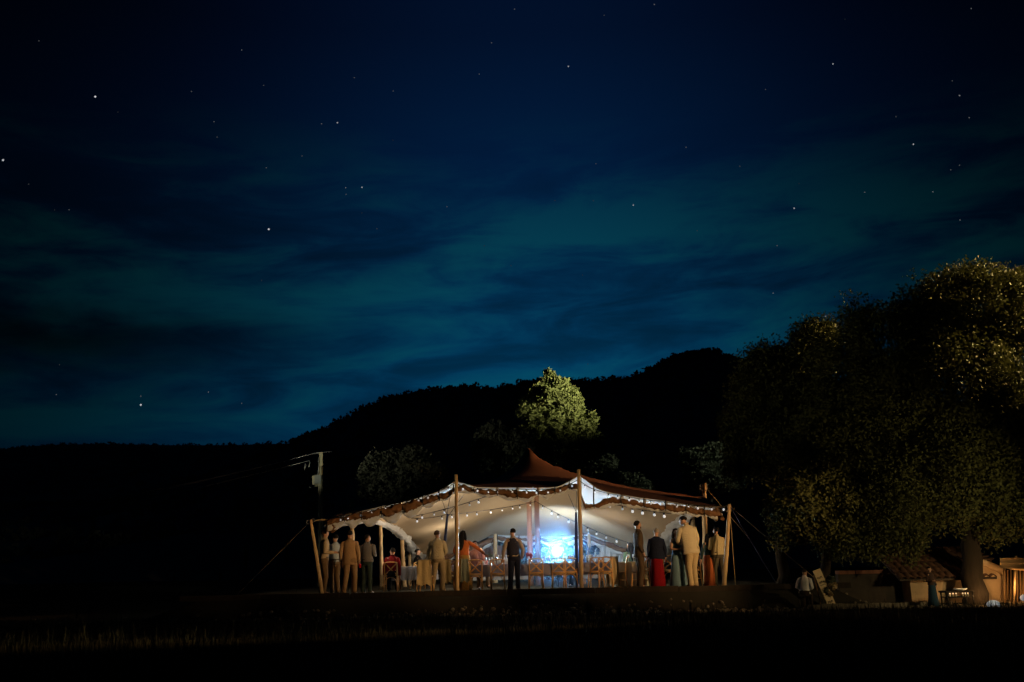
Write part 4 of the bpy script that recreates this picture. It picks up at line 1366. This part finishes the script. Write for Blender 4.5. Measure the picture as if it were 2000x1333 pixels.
person('tall man in cream jacket bending towards the woman in blue-grey', 1351, 28.6, h=2.02, rz=.42, lean=.20, head_pitch=.45, head_yaw=.5, outfit='jacket', topm=f('cream', (.60, .50, .33)), botm=f('sand', (.48, .36, .20)), wide=1.12,
       armL=((-.26, .10, 1.16), (-.10, .30, 1.10)), armR=((.25, .02, 1.15), (.22, .14, .95)), shoe=M_shoe_tan, loose=1.04, stance=.11)
person('woman in dark teal top and long orange skirt', 1385, 29.1, 1042, rz=.35, outfit='skirt', topm=f('teal', (.03, .055, .055)), botm=f('orange_skirt', (.50, .13, .045)), hair='long', wide=.85)
person('man in pale yellow shirt beside the right corner pole', 1404, 29.0, 1030, rz=.15, outfit='shirt', topm=f('pale_yellow', (.52, .43, .25)), botm=f('dark_khaki', (.10, .085, .06)), head_yaw=.6, wide=1.05, loose=1.06, armL=bent_l, stance=.12, shoe=M_shoe_tan)
# near the house
gx = lambda px, Y: gz(xat(px, Y), Y)
person('woman in dark top with a shining face standing by the tiled shed', 1815, 26.4, 1107, z0=gx(1815, 26.4), rz=CAM + .5, outfit='skirt', topm=f('dark_top', (.05, .03, .025)), botm=f('denim', (.018, .045, .075)), wide=.95, armR=bent_r)
person('person in bright white shirt sitting low, left of the leaning sign', 1567, 27, h=1.38, z0=gx(1577, 27) - .02, rz=-.45, sit=True, lean=.15, outfit='shirt', topm=f('white_shirt', (.80, .80, .82)), botm=f('dark_check', (.05, .035, .025)), armL=bent_l, armR=bent_r)
stl = thing('stool', 'low wooden stool under the person in the white shirt', 'stool', (xat(1567, 27), 27, gx(1577, 27)))
MB().box((0, 0, .36), (.3, .3, .03)).build('seat', M_bark, stl, False)
for sx in (-1, 1):
    for sy in (-1, 1):
        MB().tube([(sx * .12, sy * .12, .35), (sx * .14, sy * .14, 0)], .016, 6).build('leg', M_bark, stl)

# garments hung on chairs, drinks in hands
def drape(label, px, Y, w, z0_, z1_, m, seed, y_off=-.31):
    n = 14
    rows = []
    for k in range(9):
        q = k / 8
        z = z0_ + (z1_ - z0_) * q
        rows.append([((i / (n - 1) - .5) * w * (1 + .35 * q) , -.03 * math.cos(q * 3) - (.010 * math.sin(i * .9 + seed) + .02 * mnoise.noise((i * .6, q * 3, seed))) * (1 + q), z + .03 * math.sin(i * .9 + seed) * q) for i in range(n)])
    back = [[(x, y + .10, z) for x, y, z in r_] for r_ in rows[:5][::-1]]
    o = MB().grid(back + rows).build('draped_garment', m, loc=(xat(px, Y), Y + y_off, 0))
    tag(o, label, 'garment')


drape('beige coat hanging over the chair left of the man in the pale shirt', 831, 28.95, .34, .91, .22, f('coat_beige', (.45, .34, .18)), 1)
drape('grey-green jacket hanging from the chair beside the woman with long hair', 909, 29.45, .20, .92, .28, f('sage', (.22, .24, .19)), 3)
drape('olive coat hung over the chair by the navy strap', 874, 29.7, .22, .91, .25, f('coat_olive', (.24, .19, .10)), 5)
drape('cream wrap hanging between the long table and the beige cloth', 1198, 29.9, .22, .90, .10, f('coat_beige', (.45, .34, .18)), 7)
dr = MB().lathe((0, 0, 0), [(.028, -.05), (.034, .06), (.03, .06)], 10).build('drink', mat('red_drink', (.55, .02, .02), .15, .05, 5, spec=.6), loc=drink_p + Vector((.02, -.02, -.03)))
tag(dr, 'red drink in a glass held by the man in the tan jacket', 'drink')

# ================================================================== UTILITY POLE
Y = 45
pb = at(625, 1105, Y)
up = thing('utility_pole', 'concrete electricity pole with grey transformer boxes behind the left corner of the tent', 'utility pole', (pb.x, Y, 0))
L_ = lambda px, py, dy=0.0: at(px, py, Y + dy) - Vector((pb.x, Y, 0))
MB().tube([(0, 0, -.1), L_(626, 950), L_(627, 911)], [.15, .11, .10], 12).build('shaft', M_concrete, up)
MB().box(L_(627.5, 897), (.165, .17, .62)).build('pole_head', M_concrete, up, False)
MB().lathe(L_(627, 885), [(.06, -.05), (.10, -.03), (.10, .02), (.04, .05)], 10).build('cap', M_concrete, up)
mb = MB()
mb.tube([L_(611, 886), L_(649, 882)], .025, 6)
mb.build('cross_arm', M_metal, up)
MB().box(L_(621.5, 937), (.29, .24, .40)).build('transformer_box', M_greybox, up, False)
MB().box(L_(612.5, 938.5), (.11, .14, .40), Euler((0, -.09, 0)).to_matrix()).build('switch_box', M_concrete, up, False)
MB().box(L_(620.5, 948.5), (.24, .22, .08)).build('bracket', M_concrete, up, False)
for a, b_ in (((597, 905), (595.5, 918)), ((605.5, 902), (604, 913)), ((622.5, 893), (622, 927))):
    MB().tube([L_(*a, -.1), L_(*b_, -.1)], [.025, .03], 8).build('insulator', M_greybox, up)
MB().box(L_(607, 952.5), (.14, .05, .03)).build('step', M_metal, up, False)
MB().box(L_(627, 956), (.14, .05, .03)).build('step', M_metal, up, False)
for i, (a, c_) in enumerate((((620, 884), (-150, 1010)), ((614, 886), (-250, 1040)), ((605, 900), (-350, 1075)))):
    p0, p1 = at(*a, Y), at(*c_, 60 + 4 * i)
    o = MB().tube([p0.lerp(p1, q) - Vector((0, 0, 2.4 * q * (1 - q))) for q in np.linspace(0, 1, 24)], .016, 5).build('power_line', M_metal)
    tag(o, ('top', 'middle', 'lowest')[i] + ' power line sagging left from the electricity pole', 'power line', 'power lines leaving the electricity pole')

# ================================================================== GARDEN AND HOUSE, RIGHT
# leaning sign
sb = at(1626, 1166, 27.3)
sb.z = gz(sb.x, 27.3)
sign = thing('sign_board', 'tall pale board with dark handwriting leaning to the left, flowers on its edge', 'sign', (sb.x, 27.3, sb.z), 0)
SR = Euler((R(-9), R(-17), R(14))).to_matrix()
sw, sh_ = .23, 1.08
MB().box(SR @ Vector((0, 0, sh_ / 2)), (sw, .025, sh_), SR).build('panel', M_board, sign, False)
for s_ in (-1, 1):
    MB().tube([SR @ Vector((s_ * .12, .02, sh_ * .9)), Vector((s_ * .14 - .05, .42, -.02))], .016, 6).build('leg', M_chair, sign)
mb = MB()
random.seed(5)
for row, (zc, n, amp) in enumerate(((.86, 4, .03), (.74, 5, .035), (.66, 3, .02), (.40, 4, .02), (.20, 5, .03), (.13, 5, .02), (.07, 4, .02))):
    x = -.085
    for k in range(n):
        w_ = .16 / n
        P = [SR @ Vector((x + w_ * q, -.0155, zc + amp * math.sin(q * 7 + k * 2 + row) * (1 - .3 * q))) for q in np.linspace(0, .8, 7)]
        mb.tube(P, .0055, 5)
        x += w_
mb.build('lettering', M_ink, sign)
fl = thing('flower_garland', 'dark and cream flowers fixed across the leaning sign', 'flowers', sb + SR @ Vector((.13, -.03, .55)))
for k, (dx, dz_, r_) in enumerate(((.05, .18, .10), (.10, .04, .09), (-.10, -.10, .07), (.0, -.17, .06))):
    foliage('blooms', [((dx, 0, dz_), (r_, .06, r_))], 26, 20, .045, .04, mat('cream_flower', (.55, .42, .25), .8, .3, 5) if k % 2 else M_leaf_olive, fl, (.2, 1))

# low garden wall with coping
gw = thing('garden_wall', 'low dark rendered wall with a brick coping left of the tiled shed', 'wall', (xat(1705, 29.2), 29.2, 0))
x0, x1 = xat(1636, 29.2), xat(1775, 29.2)
zb, zt = -.62, at(1700, 1121, 29.2).z
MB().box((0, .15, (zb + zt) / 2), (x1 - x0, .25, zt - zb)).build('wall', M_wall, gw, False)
x = x0
cop = None
while x < x1 - .05:
    q = MB() if cop is None else None
    if cop is None:
        cop = MB().box((0, 0, 0), (.235, .34, .10)).mesh('brick', mat('coping_brick', (.26, .12, .08), .9, .3, 4, .4, 15), False)
    o = bpy.data.objects.new('brick', cop)
    COL.objects.link(o)
    o.parent = gw
    o.location = (x + .12 - xat(1705, 29.2), .13 + random.uniform(-.01, .01), zt + .052)
    o.rotation_euler = (0, random.uniform(-.02, .02), random.uniform(-.02, .02))
    x += .245
# low kerb in front
kb = thing('garden_kerb', 'low pale stone kerb in the dark garden before the wall', 'kerb', (xat(1690, 27), 27, -.58))
for k in range(11):
    s_ = random.uniform(.24, .3)
    MB().box((-1.45 + k * .31, random.uniform(-.02, .02), .05), (.29, .2, random.uniform(.13, .17)), Euler((0, 0, random.uniform(-.05, .05))).to_matrix()).build('stone', M_stone, kb, False)

# shed with canal tiles
hx0, hx1 = xat(1774, 28.6), xat(1905, 28.6)
ze = at(1830, 1130, 28.5).z
shed = thing('shed', 'small plastered shed with a canal tile roof under the huge oak', 'shed', ((hx0 + hx1) / 2, 28.6, 0))
HX = (hx0 + hx1) / 2
MB().box((0, 1.0, (ze - .62) / 2), (hx1 - hx0, 2.0, ze + .62)).build('wall', M_plaster, shed, False)
ang = R(22)
slab = Euler((ang, 0, 0)).to_matrix()
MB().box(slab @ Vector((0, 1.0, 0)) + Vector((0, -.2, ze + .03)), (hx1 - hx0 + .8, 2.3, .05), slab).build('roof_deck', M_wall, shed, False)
tile_me = None
rings = []
mb = MB()
nseg = 7
for y in (0, .42):
    for a in np.linspace(0, math.pi, nseg):
        rr = .095 if y == 0 else .08
        mb.v.append((math.cos(a) * rr, y, math.sin(a) * rr * .8))
for y in (0, .42):
    for a in np.linspace(0, math.pi, nseg):
        rr = .08 if y == 0 else .065
        mb.v.append((math.cos(a) * rr, y, math.sin(a) * rr * .8))
for i in range(nseg - 1):
    mb.f += [(i, i + 1, nseg + i + 1, nseg + i), (2 * nseg + i + 1, 2 * nseg + i, 3 * nseg + i, 3 * nseg + i + 1), (i + 1, i, 2 * nseg + i, 2 * nseg + i + 1)]
    mb.m += [0] * 3
tile_me = mb.mesh('roof_tile', M_tile)
W_ = hx1 - hx0 + .8
ncol = int(W_ / .19)
for r_ in range(6):
    for c_ in range(ncol):
        o = bpy.data.objects.new('roof_tile', tile_me)
        COL.objects.link(o)
        o.parent = shed
        p = slab @ Vector((-W_ / 2 + .1 + c_ * .19, -.19 + r_ * .36, .045 + .012 * (r_ % 2)))
        o.location = p + Vector((random.uniform(-.008, .008), -.2 + random.uniform(-.02, .02), ze + .03))
        o.rotation_euler = (ang - .03, 0, random.uniform(-.04, .04))

# house end at the right edge
ho = thing('house', 'plastered house end with a sloping tiled roof edge right of the oak trunk', 'house', (xat(1940, 28.3), 28.3, 0))
hb = Vector((xat(1940, 28.3), 28.3, 0))
gpts = [at(px, py, 28.3) - hb for px, py in ((1905, 1092), (1955, 1116), (1963, 1122))]
zl = -.7
ww = [Vector((gpts[0].x, 0, zl)), Vector((gpts[2].x, 0, zl)), gpts[2], gpts[1], gpts[0]]
mb = MB().add([tuple(v) for v in ww] + [tuple(v + Vector((0, 2.4, 0))) for v in ww], [(0, 1, 2, 3, 4), (9, 8, 7, 6, 5), (0, 5, 6, 1), (1, 6, 7, 2), (2, 7, 8, 3), (3, 8, 9, 4), (4, 9, 5, 0)])
mb.build('wall', M_plaster, ho, False)
d = (gpts[1] - gpts[0])
mb = MB().tube([gpts[0] + Vector((-.3, -.06, .13)), gpts[1] + Vector((.05, -.06, .0))], .10, 8)
mb.build('eave_band', M_plaster, ho)
for k in range(5):
    o = bpy.data.objects.new('roof_tile', tile_me)
    COL.objects.link(o)
    o.parent = ho
    o.location = gpts[0].lerp(gpts[1], k / 5) + Vector((-.1, -.12, .22))
    o.rotation_euler = (.0, R(27), R(90))
# pergola with awning, reed curtain
pg = thing('pergola', 'awning of gathered brown cloth on a thin post at the right edge', 'pergola', (xat(1990, 27.6), 27.6, 0))
pgb = Vector((xat(1990, 27.6), 27.6, 0))
pz = lambda px, py, Y=27.6: at(px, py, Y) - pgb
q0, q1 = pz(1984, 1086), pz(1980, 1190)
MB().tube([q0, q1], .03, 8).build('post', M_bamboo, pg)
rows = []
for v in np.linspace(0, 1, 9):
    rows.append([pz(px, 1090 + 19 * v + 6 * math.sin((px - 1955) / 105 * math.pi) * v, 27.55 - .1 * v + .05 * math.sin(v * 14 + px * .05)) for px in np.linspace(1953, 2060, 18)])
MB().grid(rows).build('awning', M_awning, pg)
for k in range(16):
    px = 1962 + k * 6.2
    MB().tube([pz(px, 1114, 28.1), pz(px + random.uniform(-1.5, 1.5), 1183, 28.1)], .026, 6).build('reed', M_awning, pg)

# garden lamps on the ground
def ground_lamp(label, px, py, Y, power, r_):
    p = at(px, py, Y)
    z = gz(p.x, Y)
    t = thing('ground_lamp', label, 'garden lamp', (p.x, Y, z))
    zc = max(.06, p.z - z)
    MB().lathe((0, 0, 0), [(.05, 0), (.05, .02), (.012, .03), (.012, max(.04, zc - .05))], 8).build('spike', M_black, t)
    MB().ellipsoid((0, .03, zc), (r_ * .9, .06, r_ * .55), 14).build('housing', M_black, t)
    MB().ellipsoid((0, -.02, zc), (r_, .035, r_ * .6), 16).build('lens', mat('lamp_lens', (.8, .8, .8), .3, .02, 5, emit=((.42, .55, .66), .28)), t)
    lamp('ground_lamp_light', 'POINT', (p.x, Y + .32, z + zc + .28), (1, .52, .18), power, None, .06)


ground_lamp('glaring garden lamp on the ground before the house end', 1940, 1184, 26.6, 24, .18)
ground_lamp('glaring garden lamp at the right edge beside the pergola post', 2002, 1168, 27.0, 14, .15)
# buffet with candles
bz = gx(1862, 27.2)
bf = thing('buffet_table', 'dark barbecue table right of the woman by the shed', 'table', (xat(1862, 27.2), 27.2, bz))
MB().box((0, 0, at(1862, 1156, 27.2).z - bz), (.75, .5, .05)).build('tabletop', M_bark, bf, False)
for sx in (-1, 1):
    for sy in (-1, 1):
        MB().tube([(sx * .33, sy * .2, 0), (sx * .33, sy * .2, at(1862, 1156, 27.2).z - bz)], .022, 6).build('leg', M_black, bf)
MB().box((0, 0, .22), (.7, .45, .03)).build('shelf', M_bark, bf, False)
zt = at(1862, 1156, 27.2).z + .026
o = MB().lathe((0, 0, 0), [(.05, 0), (.17, .03), (.18, .06), (.16, .06)], 16).build('serving_bowl', mat('bright_bowl', (.8, .8, .82), .3, .05, 5, spec=.5), loc=(xat(1870, 27.1), 27.1, zt))
tag(o, 'bright pale bowl on the dark barbecue table', 'bowl')
lamp('candle_glow', 'POINT', Vector((xat(1866, 26.9), 26.85, bz + .62)), (1, .6, .25), 1.6, None, .04)
for k, px in enumerate((1849, 1855, 1861, 1874, 1879, 1884)):
    cd = thing('candle', ('leftmost candle on the shelf of the barbecue table', 'small lit candle in the middle of the shelf row', 'small lit candle in the middle of the shelf row', 'small lit candle in the middle of the shelf row', 'small lit candle in the middle of the shelf row', 'candle nearest the oak trunk on the barbecue table shelf')[k], 'candle', (xat(px, 27.05), 27.05, bz + .236), 0, 'row of candles on the barbecue table')
    MB().lathe((0, 0, 0), [(.02, 0), (.022, .06), (.004, .062)], 8).build('wax', mat('wax', (.75, .65, .45), .5, .05, 5), cd)
    MB().lathe((0, 0, .062), [(.003, 0), (.018, .018), (.002, .055)], 8).build('flame', mat('flame', (1, .6, .2), .5, .05, 5, emit=((1, .62, .3), 1.6)), cd)

# ------------------------------------------------------------------ turn skinned bodies into plain meshes
bpy.context.view_layer.update()
dg = bpy.context.evaluated_depsgraph_get()
done = []
for bo, skin in BODIES:
    done.append((bo, skin, bpy.data.meshes.new_from_object(bo.evaluated_get(dg))))
for bo, skin, me in done:
    bo.modifiers.clear()
    bo.data = me
    me.name = 'body'
    me.materials.clear()
    me.materials.append(skin)
